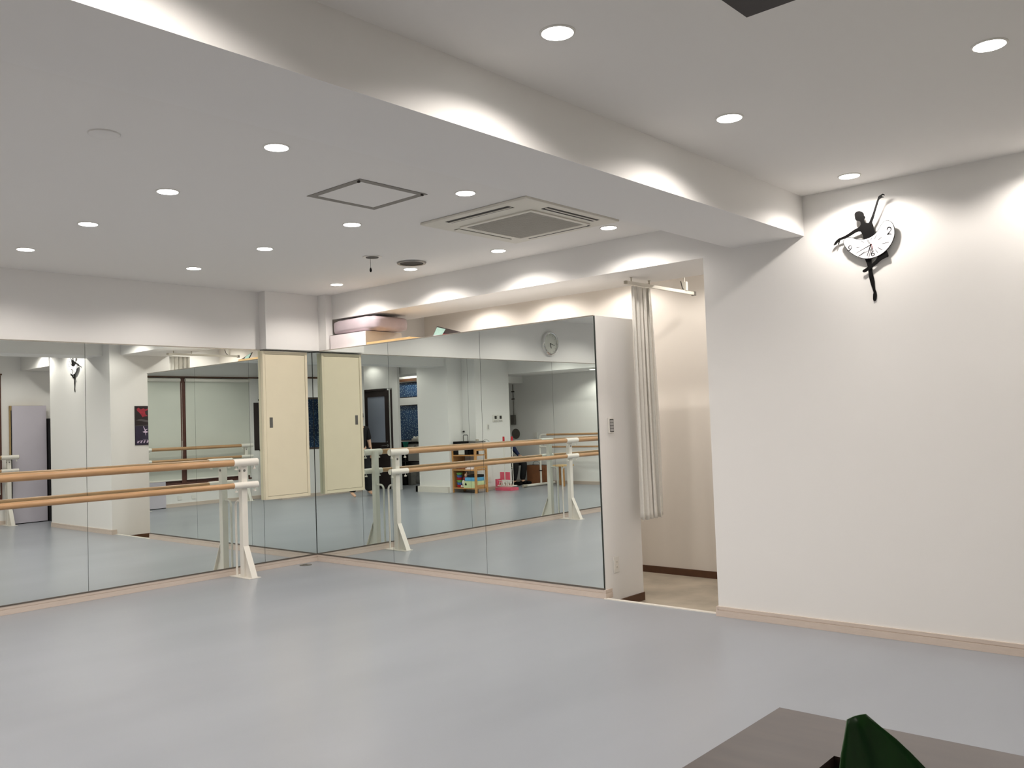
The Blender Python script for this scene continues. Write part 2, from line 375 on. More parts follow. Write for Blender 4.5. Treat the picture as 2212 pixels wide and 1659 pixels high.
barre(0, 1, (-.945, -4.03), -.822, -5.9, 'double wooden ballet barre on white posts along the left mirrors')
barre(7.75, -1, (-.33, -1.84, -3.86), -.20, -3.98, 'double wooden ballet barre in front of the blind-covered windows')

# ------------------------------------------------------------------ ceiling lights
def spot(parent, x, y, z, power, warm=(1, .935, .865)):
    l = bpy.data.lights.new('downlight_lamp', 'SPOT'); l.energy = power; l.color = warm
    l.spot_size = math.radians(153); l.spot_blend = .42; l.shadow_soft_size = .04
    o = bpy.data.objects.new('lamp', l); COL.objects.link(o); o.parent = parent; o.location = (0, 0, z-H) if False else (0, 0, -.012)
    return o
ringm = MB().lathe([(.052, .0), (.052, -.0048), (.061, -.0044), (.064, -.002), (.064, .0)], n=36).build('trim_ring', 'plastic', None, True)
lensm = MB().lathe([(.0560, -.0045), (.0550, -.0052), (.001, -.0056)], n=36).build('diffuser', 'lens', None, True)
RING, LENS = ringm.data, lensm.data
bpy.data.objects.remove(ringm); bpy.data.objects.remove(lensm)
POW = 17
def downlight(x, y, label, group, power=None, z=H):
    t = thing('downlight', label, 'ceiling light', (x, y, z), group)
    for n, me in (('trim_ring', RING), ('diffuser', LENS)):
        o = bpy.data.objects.new(n, me); COL.objects.link(o); o.parent = t
    spot(t, x, y, z, POW if power is None else power)
XS = [.83, 1.87, 2.905, 3.967]; XN = ['first from the left mirrors', 'second from the left mirrors', 'third from the left mirrors', 'beside the dropped beam']
YS = [-.295, -1.745, -3.03]; YN = ['in the row by the partition', 'in the middle row', 'in the row beside the hatch']
for j, y in enumerate(YS):
    for i, x in enumerate(XS):
        downlight(x, y, 'round recessed downlight %s, %s' % (YN[j], XN[i]), 'downlights left of the dropped beam')
for y, n in ((-4.5, 'in the fourth row from the partition'), (-5.8, 'in the fifth row from the partition'), (-7.3, 'in the last row before the alcove')):
    for i, x in enumerate(XS):
        if y > -7 or i < 3: downlight(x, y, 'round recessed downlight %s, %s' % (n, XN[i]), 'downlights left of the dropped beam')
downlight(5.685, -.325, 'round recessed downlight above the ballerina clock', 'downlights right of the dropped beam')
downlight(5.678, -1.768, 'round recessed downlight right of the beam, second from the clock wall', 'downlights right of the dropped beam')
downlight(5.683, -3.032, 'round recessed downlight right of the beam, largest at the top of the photo', 'downlights right of the dropped beam')
downlight(5.683, -4.4, 'round recessed downlight beside the beam, near the booth', 'downlights right of the dropped beam')
downlight(5.9, -5.85, 'round recessed downlight between the booth and the column', 'downlights right of the dropped beam')
downlight(6.750, -1.772, 'round recessed downlight at the right edge of the photo', 'downlights right of the dropped beam')
downlight(6.75, -.325, 'round recessed downlight over the right end of the clock wall', 'downlights right of the dropped beam')
downlight(6.75, -3.03, 'round recessed downlight in front of the booth corner', 'downlights right of the dropped beam')
for i, x in enumerate((1.05, 1.98, 2.92)):
    downlight(x, 1.2, 'recessed downlight over the recess behind the partition, %s from the left' % ('first', 'second', 'third')[i], 'downlights in the recess', 14)
downlight(4.1, 1.1, 'recessed downlight over the recess floor by the curtain', 'downlights in the recess', 14)
downlight(7.3, .95, 'recessed downlight over the lavender board niche', 'downlights in side rooms', 8)
downlight(1.0, -8.55, 'recessed downlight in the alcove near the mirror side', 'downlights in side rooms', 20, 2.30)
downlight(2.7, -8.55, 'recessed downlight in the alcove by the wooden stool', 'downlights in side rooms', 22, 2.30)
downlight(6.3, -7.95, 'recessed downlight by the column in the back passage', 'downlights in side rooms')
downlight(7.7, -7.95, 'recessed downlight over the far counter', 'downlights in side rooms')
downlight(7.2, -6.48, 'recessed downlight over the entrance door', 'downlights in side rooms', 4)
downlight(7.85, -4.9, 'recessed downlight inside the booth', 'downlights in side rooms', 2.2)

# ------------------------------------------------------------------ ceiling fittings
t = thing('ceiling_air_conditioner', 'square cassette air conditioner set in the ceiling', 'air conditioner', (3.695, -.94, H))
x0, x1, y0, y1 = 3.225, 4.168, -1.425, -.455
def frame_pts(mb, x0, x1, y0, y1, w, za, zb, bev=0):
    mb.box((x0, y0, za), (x1, y0+w, zb)); mb.box((x0, y1-w, za), (x1, y1, zb)); mb.box((x0, y0+w, za), (x0+w, y1-w, zb)); mb.box((x1-w, y0+w, za), (x1, y1-w, zb)); return mb
m = MB(); m.box((x0, y0, H-.018), (x1, y1, H-.001), .006); m.build('panel', 'ac', t)
gx0, gx1, gy0, gy1 = 3.40, 3.975, -1.165, -.60
g = frame_pts(MB(), gx0-.03, gx1+.03, gy0-.03, gy1+.03, .03, H-.026, H-.017).build('grille_frame', 'ac', t)
m = MB(); m.box((gx0, gy0, H-.0205), (gx1, gy1, H-.0175))
for k in range(30):
    yy = gy0+.006+k*(gy1-gy0-.012)/29; m.box((gx0, yy-.0035, H-.0245), (gx1, yy+.0035, H-.0200))
m.build('intake_grille', 'intake', t)
for (a, b, c, d) in ((gx0+.01, y0+.055, gx1-.01, y0+.115), (gx0+.01, y1-.115, gx1-.01, y1-.055)):
    s_ = MB().box((a, b, H-.0192), (c, d, H-.0178)).build('air_slot', 'dark', t)
    yy = b+.036 if b < -1 else b+.024
    sub(MB().box((a+.004, yy-.006, H-.0225), (c-.004, yy+.006, H-.0190)).build('louvre', 'ac', t), s_)
for (a, b, c, d) in ((x0+.05, gy0+.01, x0+.10, gy1-.01), (x1-.115, gy0+.01, x1-.055, gy1-.01)):
    s_ = MB().box((a, b, H-.0192), (c, d, H-.0178)).build('air_slot', 'dark', t)
    xx = (a+c)/2+(.006 if a > 3.7 else 0)
    w = .006 if a > 3.7 else .020
    sub(MB().box((xx-w, b+.004, H-.0225), (xx+w, d-.004, H-.0190)).build('louvre', 'ac', t), s_)
t = thing('ceiling_access_hatch', 'square grey-framed access hatch in the ceiling beside the air conditioner', 'hatch', (3.56, -2.15, H))
frame_pts(MB(), 3.316, 3.802, -2.397, -1.894, .042, H-.003, H-.0008).build('hatch_frame', 'hatchg', t)
MB().box((3.360, -2.353, H-.0022), (3.758, -1.938, H-.0008)).build('hatch_panel', 'ceil', t)
MB().box((3.765, -2.385, H-.014), (3.780, -2.375, H-.004)).build('latch', 'dark', t)
MB().box((3.785, -1.935, H-.014), (3.795, -1.920, H-.004)).build('latch', 'dark', t)
t = thing('ceiling_vent', 'small round ceiling vent with a hanging pull cord', 'vent', (2.10, -.91, H))
MB().lathe([(.052, 0), (.052, -.004), (.075, -.006), (.078, -.001)], (2.10, -.91, H-.0005), 36).build('vent_rim', 'plastic', t, True)
MB().lathe([(.053, 0), (.050, -.008), (.001, -.012)], (2.10, -.91, H-.0005), 36).build('vent_grille', 'ventd', t, True)
MB().cyl((2.065, -.90, H-.085), (2.065, -.90, H-.006), .0012, n=6).build('pull_cord', 'dark', t)
MB().lathe([(.002, .02), (.008, .008), (.009, -.008), (.003, -.018)], (2.065, -.90, H-.10), 16).build('cord_bead', 'black', t, True)
t = thing('ceiling_vent', 'larger round dark ceiling diffuser nearest the beam', 'vent', (2.105, -.494, H))
MB().lathe([(.098, 0), (.098, -.010), (.118, -.012), (.124, -.001)], (2.105, -.494, H-.0005), 40).build('vent_rim', 'alu', t, True)
MB().lathe([(.099, -.001), (.095, -.005), (.001, -.006)], (2.105, -.494, H-.0005), 40).build('vent_grille', 'dark', t, True)
t = thing('ceiling_speaker', 'flat white round cover disc on the bare ceiling at upper left', 'ceiling cover', (3.625, -3.695, H))
MB().lathe([(.066, 0), (.066, -.004), (.062, -.007), (.001, -.0078)], (3.625, -3.695, H-.0005), 40).build('cover', 'ceil', t, True)
MB().lathe([(.069, 0), (.069, -.0015), (.0665, -.0022), (.0665, 0)], (3.625, -3.695, H-.0005), 40).build('rim', 'plastic', t, True)

# ------------------------------------------------------------------ ballerina clock
CX, CZ, CY = 5.70, 2.33, -.061
B = {"body": [[-0.073,0.197],[-0.065,0.207],[-0.051,0.211],[-0.036,0.208],[-0.024,0.199],[-0.019,0.19],[-0.019,0.181],[-0.013,0.17],[-0.015,0.163],[-0.022,0.157],[-0.021,0.148],[-0.013,0.136],[-0.002,0.133],[0.006,0.135],[0.017,0.154],[0.031,0.18],[0.042,0.204],[0.057,0.238],[0.068,0.26],[0.075,0.274],[0.089,0.28],[0.101,0.285],[0.11,0.278],[0.109,0.272],[0.100,0.277],[0.094,0.272],[0.107,0.263],[0.093,0.263],[0.083,0.259],[0.075,0.252],[0.064,0.226],[0.049,0.19],[0.035,0.154],[0.024,0.132],[0.028,0.116],[0.031,0.089],[0.033,0.074],[0.025,0.054],[-0.001,0.03],[-0.032,0.03],[-0.038,0.065],[-0.05,0.09],[-0.076,0.089],[-0.102,0.078],[-0.129,0.068],[-0.161,0.061],[-0.174,0.058],[-0.18,0.046],[-0.186,0.033],[-0.19,0.037],[-0.186,0.049],[-0.194,0.045],[-0.205,0.034],[-0.207,0.039],[-0.214,0.033],[-0.216,0.038],[-0.206,0.053],[-0.193,0.064],[-0.179,0.071],[-0.149,0.078],[-0.117,0.091],[-0.085,0.107],[-0.059,0.115],[-0.046,0.126],[-0.043,0.134],[-0.044,0.147],[-0.054,0.154],[-0.067,0.158],[-0.073,0.17]],
"leg": [[-0.037,-0.06],[-0.002,-0.06],[0.0,-0.103],[0.001,-0.134],[0.002,-0.166],[0.009,-0.203],[0.009,-0.239],[0.011,-0.265],[0.016,-0.279],[0.017,-0.3],[0.012,-0.327],[0.005,-0.333],[-0.003,-0.331],[-0.006,-0.32],[-0.004,-0.294],[0.0,-0.282],[-0.004,-0.263],[-0.013,-0.226],[-0.021,-0.183],[-0.022,-0.147],[-0.027,-0.109],[-0.033,-0.088]],
"leg2": [[0.09,-0.045],[0.101,-0.074],[0.097,-0.085],[0.087,-0.086],[0.072,-0.092],[0.057,-0.098],[0.036,-0.113],[0.015,-0.126],[-0.008,-0.141],[-0.024,-0.149],[-0.04,-0.156],[-0.051,-0.154],[-0.054,-0.146],[-0.049,-0.14],[-0.036,-0.134],[-0.018,-0.124],[0.006,-0.109],[0.027,-0.091],[0.043,-0.07],[0.055,-0.055]],
"dial": [[0.113,0.128],[0.13,0.12],[0.142,0.104],[0.148,0.08],[0.148,0.049],[0.139,0.015],[0.12,-0.018],[0.089,-0.049],[0.053,-0.069],[0.013,-0.079],[-0.028,-0.078],[-0.068,-0.064],[-0.103,-0.04],[-0.133,-0.009],[-0.152,0.025],[-0.156,0.045],[-0.148,0.059],[-0.129,0.068],[-0.103,0.064],[-0.078,0.051],[-0.052,0.043],[-0.022,0.042],[0.009,0.049],[0.038,0.065],[0.059,0.087],[0.078,0.112],[0.093,0.125]],
"nine": [[-0.1149, -0.0045], [-0.1223, -0.0025], [-0.1235, 0.0073], [-0.1193, 0.0142], [-0.1107, 0.0138], [-0.1069, 0.0058], [-0.1101, -0.0032], [-0.1176, -0.0112], [-0.1287, -0.014], [-0.1328, -0.0095]],
"two": [[0.106,0.070],[0.108,0.08],[0.116,0.086],[0.127,0.082],[0.128,0.07],[0.121,0.061],[0.112,0.052],[0.106,0.046],[0.116,0.048],[0.129,0.045]],
"six": [[0.022,-0.037],[0.013,-0.042],[0.007,-0.052],[0.008,-0.062],[0.014,-0.067],[0.021,-0.063],[0.023,-0.056],[0.018,-0.051],[0.010,-0.053]],
"ticks": [[[-0.048,0.034],[-0.031,0.019]],[[-0.079,-0.003],[-0.06,-0.002]],[[-0.069,-0.056],[-0.033,-0.035]],[[0.014,0.04],[0.009,0.027]],[[0.044,0.055],[0.03,0.03]],[[0.071,0.036],[0.052,0.024]],[[0.111,0.0],[0.071,-0.003]],[[0.045,-0.021],[0.071,-0.039]],[[0.031,-0.031],[0.043,-0.051]],[[-0.014,0.036],[-0.001,0.006]],[[-0.009,0.035],[0.003,0.008]]],
"hands": [[[0.017,0.001],[-0.08,-0.038]],[[0.0115,0.004],[-0.016,-0.065]],[[0.009,0.02],[0.021,-0.03]]]}
def dense(pts, n=4):
    out = []; N = len(pts)
    for i in range(N):
        p0, p1, p2, p3 = [Vector(pts[(i+k-1) % N]).to_2d() for k in range(4)]
        for k in range(n):
            t_ = k/n
            q = .5*((2*p1)+(-p0+p2)*t_+(2*p0-5*p1+4*p2-p3)*t_**2+(-p0+3*p1-3*p2+p3)*t_**3); out.append((q.x, q.y))
    return out
def ribbon(mb, pts, w, y, th=.0006, plane='clock'):
    """flat brush stroke along pts with widths w (float or list)"""
    P_ = [Vector(p).to_2d() for p in pts]; n = len(P_)
    W_ = w if isinstance(w, (list, tuple)) else [w]*n
    L, R_ = [], []
    for i, p in enumerate(P_):
        d = (P_[min(i+1, n-1)]-P_[max(i-1, 0)]).normalized(); q = Vector((-d.y, d.x))*W_[i]/2
        L.append(p+q); R_.append(p-q)
    for i in range(n-1):
        mb.prism([tuple(L[i]), tuple(L[i+1]), tuple(R_[i+1]), tuple(R_[i])], lambda a, b, k: (CX+a, y-k-(-.020+.048*(b+.33)+.10*max(0, b-.05)), CZ+b), th)
off = lambda b: -.020+.048*(b+.33)+.10*max(0, b-.05)
cf = lambda y: (lambda a, b, k: (CX+a, y-k-off(b), CZ+b))
t = thing('ballerina_clock', 'black ballerina silhouette wall clock with a white tutu-shaped dial', 'clock', (CX, CY, CZ))
m = MB(); m.prism(dense(B['body'], 2), cf(CY-.026), .004); m.build('dancer_silhouette', 'black', t)
m = MB(); m.prism(dense(B['leg'], 3), cf(CY-.022), .004); m.build('standing_leg', 'black', t)
m = MB(); m.prism(dense(B['leg2'], 3), cf(CY-.027), .004); m.build('raised_leg', 'black', t)
dd = dense(B['dial'], 4)
m = MB(); m.prism(dd, cf(CY-.031), .004); rim = m.build('dial_rim', 'black', t)
cx_ = sum(p[0] for p in dd)/len(dd); cy_ = sum(p[1] for p in dd)/len(dd)
inn = []
for i, p in enumerate(dd):
    a, b = Vector(dd[i-1]), Vector(dd[(i+1) % len(dd)]); d = (b-a).normalized(); nrm = Vector((-d.y, d.x))
    q1 = Vector(p)+nrm*.003; q2 = Vector(p)-nrm*.003
    inn.append((q1 if False else q2))
area = sum(dd[i][0]*dd[(i+1) % len(dd)][1]-dd[(i+1) % len(dd)][0]*dd[i][1] for i in range(len(dd)))
if area > 0: inn = [Vector(p)*2-q for p, q in zip(dd, inn)]
m = MB(); m.prism([(q.x, q.y) for q in inn], cf(CY-.035), .0008); dial = m.build('dial', 'dialw', t)
for k in B['ticks']:
    m = MB(); ribbon(m, k, .0024, CY-.0360); sub(m.build('hour_tick', 'black', t), dial)
def smooth_open(pts, n=5):
    out = []
    for i in range(len(pts)-1):
        p0 = Vector(pts[max(i-1, 0)]); p1 = Vector(pts[i]); p2 = Vector(pts[i+1]); p3 = Vector(pts[min(i+2, len(pts)-1)])
        for k in range(n):
            t_ = k/n; q = .5*((2*p1)+(-p0+p2)*t_+(2*p0-5*p1+4*p2-p3)*t_**2+(-p0+3*p1-3*p2+p3)*t_**3); out.append((q.x, q.y))
    out.append(tuple(pts[-1])); return out
for nm, key, w0, w1 in (('numeral_nine', 'nine', .0022, .005), ('numeral_two', 'two', .0026, .0062), ('numeral_six', 'six', .0022, .0054)):
    pts = smooth_open(B[key]); n = len(pts)
    ws = [w0+(w1-w0)*abs(math.sin(PI*2*i/n)) for i in range(n)]
    m = MB(); ribbon(m, pts, ws, CY-.0360); sub(m.build(nm, 'black', t), dial)
m = MB(); ribbon(m, B['hands'][0], [.0055, .002], CY-.048, .0008); sub(m.build('minute_hand', 'black', t), dial)
m = MB(); ribbon(m, B['hands'][1], [.007, .003], CY-.046, .0008); sub(m.build('hour_hand', 'black', t), dial)
m = MB(); ribbon(m, B['hands'][2], [.0016, .001], CY-.050, .0006); sub(m.build('second_hand', 'red', t), dial)
sub(MB().cyl((CX+.011, CY-.036, CZ-.001), (CX+.011, CY-.052, CZ-.001), .0035, n=12).build('hand_pin', 'black', t), dial)
MB().box((CX-.02, CY-.0005, CZ-.01), (CX+.06, CY-.020, CZ+.035)).build('clock_movement', 'black', t)

# ------------------------------------------------------------------ round clock on the left wall
c = (.0, -3.912, 2.387)
t = thing('round_wall_clock', 'round chrome wall clock above the left mirrors, seen reflected', 'clock', c)
MB().lathe([(.167, .0), (.167, .03), (.160, .042), (.148, .046), (.138, .040), (.136, .022), (.136, .0)], c, 56, 'x').build('chrome_rim', 'chrome', t, True)
MB().lathe([(.137, .014), (.137, .020), (.001, .0205)], c, 56, 'x').build('clock_face', 'face', t, True)
m = MB()
for k in range(12):
    a = PI*k/6; r0, r1 = .112, .126
    u = Vector((0, math.sin(a), math.cos(a))); v = Vector((0, u.z, -u.y))*.002
    p, q = Vector(c)+u*r0, Vector(c)+u*r1
    vs = [m.bm.verts.new(p+v+Vector((.0212, 0, 0))), m.bm.verts.new(p-v+Vector((.0212, 0, 0))), m.bm.verts.new(q-v+Vector((.0212, 0, 0))), m.bm.verts.new(q+v+Vector((.0212, 0, 0)))]
    m.bm.faces.new(vs)
m.build('hour_marks', 'dark', t)
MB().tube([(.026, -3.912, 2.387), (.026, -4.004, 2.362)], .0022, 6).build('minute_hand', 'black', t)
MB().tube([(.024, -3.912, 2.387), (.024, -3.929, 2.322)], .0032, 6).build('hour_hand', 'black', t)
MB().ball((.026, -3.912, 2.387), .006).build('hand_pin', 'black', t, True)

# ------------------------------------------------------------------ switch and outlet on the partition end
t = thing('light_switch', 'white switch plate with dark rocker keys on the partition end', 'switch', (3.6, .15, 1.295))
MB().box((3.6005, .112, 1.235), (3.609, .184, 1.356), .003).build('plate', 'plastic', t)
for k in range(4): MB().box((3.6098, .133, 1.252+k*.0225), (3.6115, .176, 1.271+k*.0225), .0006).build('rocker_key', 'silver', t)
MB().box((3.609, .130, 1.246), (3.6098, .180, 1.345)).build('key_surround', 'dark', t)
t = thing('power_outlet', 'white double power outlet low on the partition end', 'outlet', (3.6, .147, .235))
MB().box((3.6005, .112, .174), (3.608, .182, .294), .003).build('plate', 'plastic', t)
for z in (.214, .254):
    o = MB().box((3.608, .130, z-.015), (3.6095, .164, z+.015), .001).build('socket', 'white', t)
    sub(MB().box((3.6095, .139, z-.005), (3.6099, .141, z+.006)).box((3.6095, .151, z-.005), (3.6099, .153, z+.006)).build('socket_slots', 'dark', t), o)
t = thing('floor_outlet', 'small grey oval floor outlet cover near the mirror corner', 'floor outlet', (.13, -.24, 0))
MB().lathe([(.060, .0005), (.060, .004), (.054, .006), (.001, .0065)], (.13, -.235, 0), 28).build('cover', 'alu', t, True)
MB().box((.10, -.238, .0062), (.16, -.232, .0072)).box((.112, -.262, .0062), (.118, -.208, .0072)).build('cover_slots', 'dark', t)

# ------------------------------------------------------------------ curtain and rail in the recess
t = thing('curtain_rail', 'short white ceiling-hung curtain rail in the recess', 'curtain rail', (3.68, .9, 2.42))
MB().box((3.668, .33, 2.398), (3.692, 1.36, 2.424), .002).build('rail', 'ac', t)
MB().box((3.662, 1.36, 2.392), (3.698, 1.385, 2.428), .002).build('end_cap', 'alu', t)
MB().box((3.668, .31, 2.398), (3.692, .33, 2.424), .002).build('end_cap', 'grille', t)
for y in (.40, .66):
    MB().lathe([(.005, 2.42), (.005, HB-.006), (.010, HB-.005), (.010, HB-.0005)], (3.68, y, 0), 12).build('ceiling_hanger', 'grille', t)
MB().cyl((3.68, 1.22, 2.42), (3.68, 1.22, H-.001), .007, n=10).box((3.655, 1.205, 2.424), (3.705, 1.235, 2.50), .003).build('ceiling_hanger', 'ac', t)
MB().tube([(3.68, 1.16, 2.50), (3.68, 1.185, 2.44), (3.68, 1.22, 2.43)], .004, 8).build('hook', 'dark', t)
bm = bmesh.new(); NU, NV = 90, 40; grid = []
for j in range(NV+1):
    v = j/NV; z = 2.385-(2.385-.56)*v; row = []
    for i in range(NU+1):
        u = i/NU; wob = .016*math.sin(2.2*v+u*9)
        span0, span1 = .36, .635
        y = (span0-.0*v)+(span1-span0-.02*v)*u
        fold = math.sin(u*2*PI*5.0+.6*math.sin(3*v))*(.018+.006*math.sin(u*7+1)+.008*v)
        x = 3.70+fold+.05*v*(u*.8)
        row.append(bm.verts.new((x, y+.012*math.sin(u*2*PI*9+1), z+(.010*math.sin(u*2*PI*5+2) if j == NV else 0))))
    grid.append(row)
for a, b in zip(grid, grid[1:]):
    for i in range(NU): bm.faces.new((a[i], a[i+1], b[i+1], b[i]))
mb = MB(); mb.bm.free(); mb.bm = bm
cur = mb.build('curtain', 'curtain', None, True)
tag(cur, 'white curtain gathered at the end of its rail beside the partition', 'curtain')
md = cur.modifiers.new('thick', 'SOLIDIFY'); md.thickness = .002

# ------------------------------------------------------------------ things stored on top of the partition
t = thing('storage_carton', 'white cardboard box on top of the partition under a wrapped bundle', 'box', (.53, .28, ZT))
m = MB(); m.box((.262, .035, ZT+.001), (.828, .038, ZT+.148)); m.box((.262, .50, ZT+.001), (.828, .503, ZT+.148)); m.box((.262, .035, ZT+.001), (.265, .503, ZT+.148)); m.box((.262, .035, ZT+.001), (.828, .503, ZT+.004)); m.box((.262, .035, ZT+.145), (.828, .503, ZT+.148))
m.build('front_faces', 'carton', t)
MB().box((.8285, .040, ZT+.001), (.831, .500, ZT+.146)).build('side_flap', 'carton_side', t)
bm = bmesh.new(); bmesh.ops.create_uvsphere(bm, u_segments=48, v_segments=28, radius=1)
for v in bm.verts:
    x, y, z = v.co; p = lambda a, e: math.copysign(abs(a)**e, a)
    x, y, z = p(x, .36), p(y, .4), p(z, .42)
    cr = .05*math.sin(x*17+y*11)*math.sin(z*9+x*5)+.03*math.sin(y*23+z*7)
    v.co = Vector((.60+x*(.372+.03*cr), .285+y*(.235+.03*cr), ZT+.150+.078+z*(.075+.05*cr)-.02*max(0, x-.5)))
mb = MB(); mb.bm.free(); mb.bm = bm
tag(mb.build('wrapped_bundle', 'plasticbag', None, True), 'mauve plastic-wrapped bedding bundle lying on the white cardboard box', 'bundle')
tag(MB().box((.845, .03, ZT+.001), (1.47, .33, ZT+.030), .002).build('wooden_plank', 'plank'), 'pale wooden plank lying on top of the partition', 'plank')
t = thing('picture_book', 'dark-edged picture book leaning on top of the partition', 'book', (1.68, .25, ZT))
ang = .42
def bk(mb, a0, a1, b0, b1, c0, c1):
    vs = []
    for a in (a0, a1):
        for b in (b0, b1):
            for c in (c0, c1):
                X_ = 1.60+a*math.cos(.30)+b*math.sin(.30)*0; Z_ = ZT+.003+b*math.cos(.55)
                vs.append(mb.bm.verts.new((1.58+a, .20+c+b*math.sin(.55), ZT+.002+b*math.cos(.55)-a*.30*(b/.15 if b else 0)*.9)))
    for q in ((0,1,3,2),(4,6,7,5),(0,4,5,1),(2,3,7,6),(0,2,6,4),(1,5,7,3)): mb.bm.faces.new([vs[i] for i in q])
    return mb
bk(MB(), 0, .30, 0, .15, 0, .012).build('book_block', 'wood_black', t)
bk(MB(), .006, .12, .01, .14, -.0015, -.0003).build('cover_mint_patch', 'mintd', t)
bk(MB(), .12, .24, .02, .07, -.0015, -.0003).build('cover_red_patch', 'poster_red', t)
bk(MB(), .01, .10, .012, .05, -.0024, -.0016).build('cover_lilac_patch', 'lav', t)

# ------------------------------------------------------------------ poster on the return face of the clock wall
PX = 4.573
t = thing('ballet_poster', 'dark ballet poster with red costume and small white dancer on the recess side wall', 'poster', (PX, .47, 1.47))
pf = lambda k0: (lambda a, b, k: (PX-k0-k, a, b))
MB().box((PX-.008, .275, 1.20), (PX-.0005, .70, 1.748)).build('poster_sheet', 'poster_dark', t)
def blot(name, pts, m_, d=.0085): mb = MB(); mb.prism(pts, pf(d), .0006); return mb.build(name, m_, t)
blot('lower_picture', [(.280, 1.205), (.695, 1.205), (.695, 1.47), (.280, 1.47)], 'poster_navy')
blot('divider_line', [(.280, 1.468), (.695, 1.482), (.695, 1.488), (.280, 1.474)], 'poster_grey', .0093)
blot('red_costume', [(.30, 1.705), (.33, 1.725), (.36, 1.70), (.40, 1.715), (.43, 1.70), (.47, 1.715), (.46, 1.69), (.42, 1.67), (.43, 1.63), (.46, 1.605), (.41, 1.60), (.385, 1.59), (.36, 1.63), (.335, 1.66), (.31, 1.68)], 'poster_red', .0093)
blot('second_costume', [(.55, 1.66), (.60, 1.69), (.66, 1.67), (.68, 1.62), (.62, 1.60), (.57, 1.62)], 'poster_red', .0093)
blot('grey_sweep', [(.285, 1.55), (.34, 1.54), (.45, 1.52), (.60, 1.505), (.68, 1.50), (.68, 1.515), (.50, 1.54), (.36, 1.565)], 'poster_grey', .0093)
blot('white_tutu', [(.38, 1.385), (.41, 1.396), (.445, 1.392), (.465, 1.380), (.44, 1.370), (.40, 1.372)], 'poster_white', .0100)
blot('white_dancer', [(.415, 1.39), (.405, 1.42), (.39, 1.46), (.397, 1.462), (.415, 1.428), (.425, 1.415), (.45, 1.425), (.452, 1.419), (.43, 1.405), (.428, 1.37), (.430, 1.335), (.424, 1.335), (.418, 1.37)], 'poster_white', .0108)
for k, a0 in enumerate((.30, .345, .39, .435, .50, .545, .59, .635)):
    hgt = (.03, .035, .045, .04, .035, .04, .035, .03)[k]
    blot('title_letter', [(a0, 1.232), (a0+.012, 1.262), (a0+.004, 1.232+hgt), (a0+.014, 1.234+hgt), (a0+.022, 1.250), (a0+.034, 1.235+hgt), (a0+.038, 1.229+hgt), (a0+.018, 1.228)], 'poster_white', .0093)

# ------------------------------------------------------------------ windows of the window wall
for n, (a, b) in enumerate(WY):
    t = thing('window_%d' % (n+1), 'wood-framed window behind a white roller blind', 'window', (7.80, (a+b)/2, WZ0)); t['kind'] = 'structure'
    del t['category']
    lo, hi = min(a, b), max(a, b)
    m = MB(); w = .05
    m.box((7.765, lo, WZ0), (7.81, lo+w, WZ1)); m.box((7.765, hi-w, WZ0), (7.81, hi, WZ1)); m.box((7.765, lo+w, WZ0), (7.81, hi-w, WZ0+w)); m.box((7.765, lo+w, WZ1-.02), (7.81, hi-w, WZ1))
    m.build('window_frame', 'red_brown', t)
    MB().box((7.80, lo+w-.005, WZ0+w-.005), (7.806, hi-w+.005, WZ1-w+.005)).build('window_glass', 'glassd', t)
struct('trim_8', MB().box((7.738, -2.74, WZ0), (7.765, -2.64, WZ1)).box((7.738, -1.53, WZ0), (7.765, -1.45, WZ1)).box((7.738, -4.09, WZ0-.03), (7.77, -.37, WZ0)).box((7.738, -.40, WZ0), (7.765, -.37, WZ1)), 'red_brown', 'red-brown mullions and sill of the windows')
for n, (a, b) in enumerate(WY):
    lo, hi = min(a, b), max(a, b)
    t = thing('roller_blind', ('white roller blind at the niche end of the windows', 'white roller blind in the middle of the windows', 'widest white roller blind, next to the booth')[n], 'blind', (7.72, (a+b)/2, 2.33), 'roller blinds over the windows')
    e = .022 if n < 2 else .0
    MB().cyl((7.712, lo-.01+e, 2.315), (7.712, hi+.01-e, 2.315), .034, n=20).build('blind_roll', 'white', t, True)
    MB().box((7.728, lo+.0, .50), (7.7305, hi-.0, 2.32)).build('blind_fabric', 'blind', t)
    MB().box((7.722, lo, .478), (7.736, hi, .502), .002).build('bottom_rail', 'white', t)
    MB().tube([(7.705, lo-.016, 2.26), (7.705, lo-.018, 1.2), (7.705, lo-.010, .83), (7.705, lo-.002, .86), (7.705, lo-.006, 1.2)], .0022, 6).build('pull_chain', 'white', t)
for y in (-2.60, -2.87):
    tag(MB().box((7.741, y-.036, .12), (7.7498, y+.036, .20), .002).build('wall_socket', 'plastic'), 'small wall socket under the window sill, %s one' % ('booth-side' if y < -2.7 else 'niche-side'), 'outlet', 'sockets under the window')
# lavender boards
t = thing('lavender_board', 'tall lavender board standing in the niche beside the clock wall', 'board', (7.6, -.02, 0))
MB().box((7.63, -.25, .012), (7.655, .26, 1.872), .002).build('board', 'lav', t)
MB().box((7.633, -.245, .0), (7.655, .255, .012)).build('foot_strip', 'black', t)
t = thing('tan_cabinet', 'narrow tan cupboard behind the lavender board', 'cupboard', (7.69, -.05, 0))
MB().box((7.668, -.262, .0), (7.735, .22, 1.875), .002).build('carcass', 'tan', t)
MB().box((7.657, -.258, .10), (7.668, -.235, 1.80)).build('dark_opening', 'black', t)
tag(MB().box((7.56, .285, 0), (7.73, .44, 1.66), .01).build('dark_folded_screen', 'cloth_black'), 'dark folded screen in the gap beside the lavender board', 'screen')
t = thing('low_lavender_panel', 'low lavender panel leaning below the window sill', 'board', (7.70, -2.12, 0))
MB().box((7.690, -2.31, .012), (7.728, -1.90, .475), .002).build('board', 'lav', t)
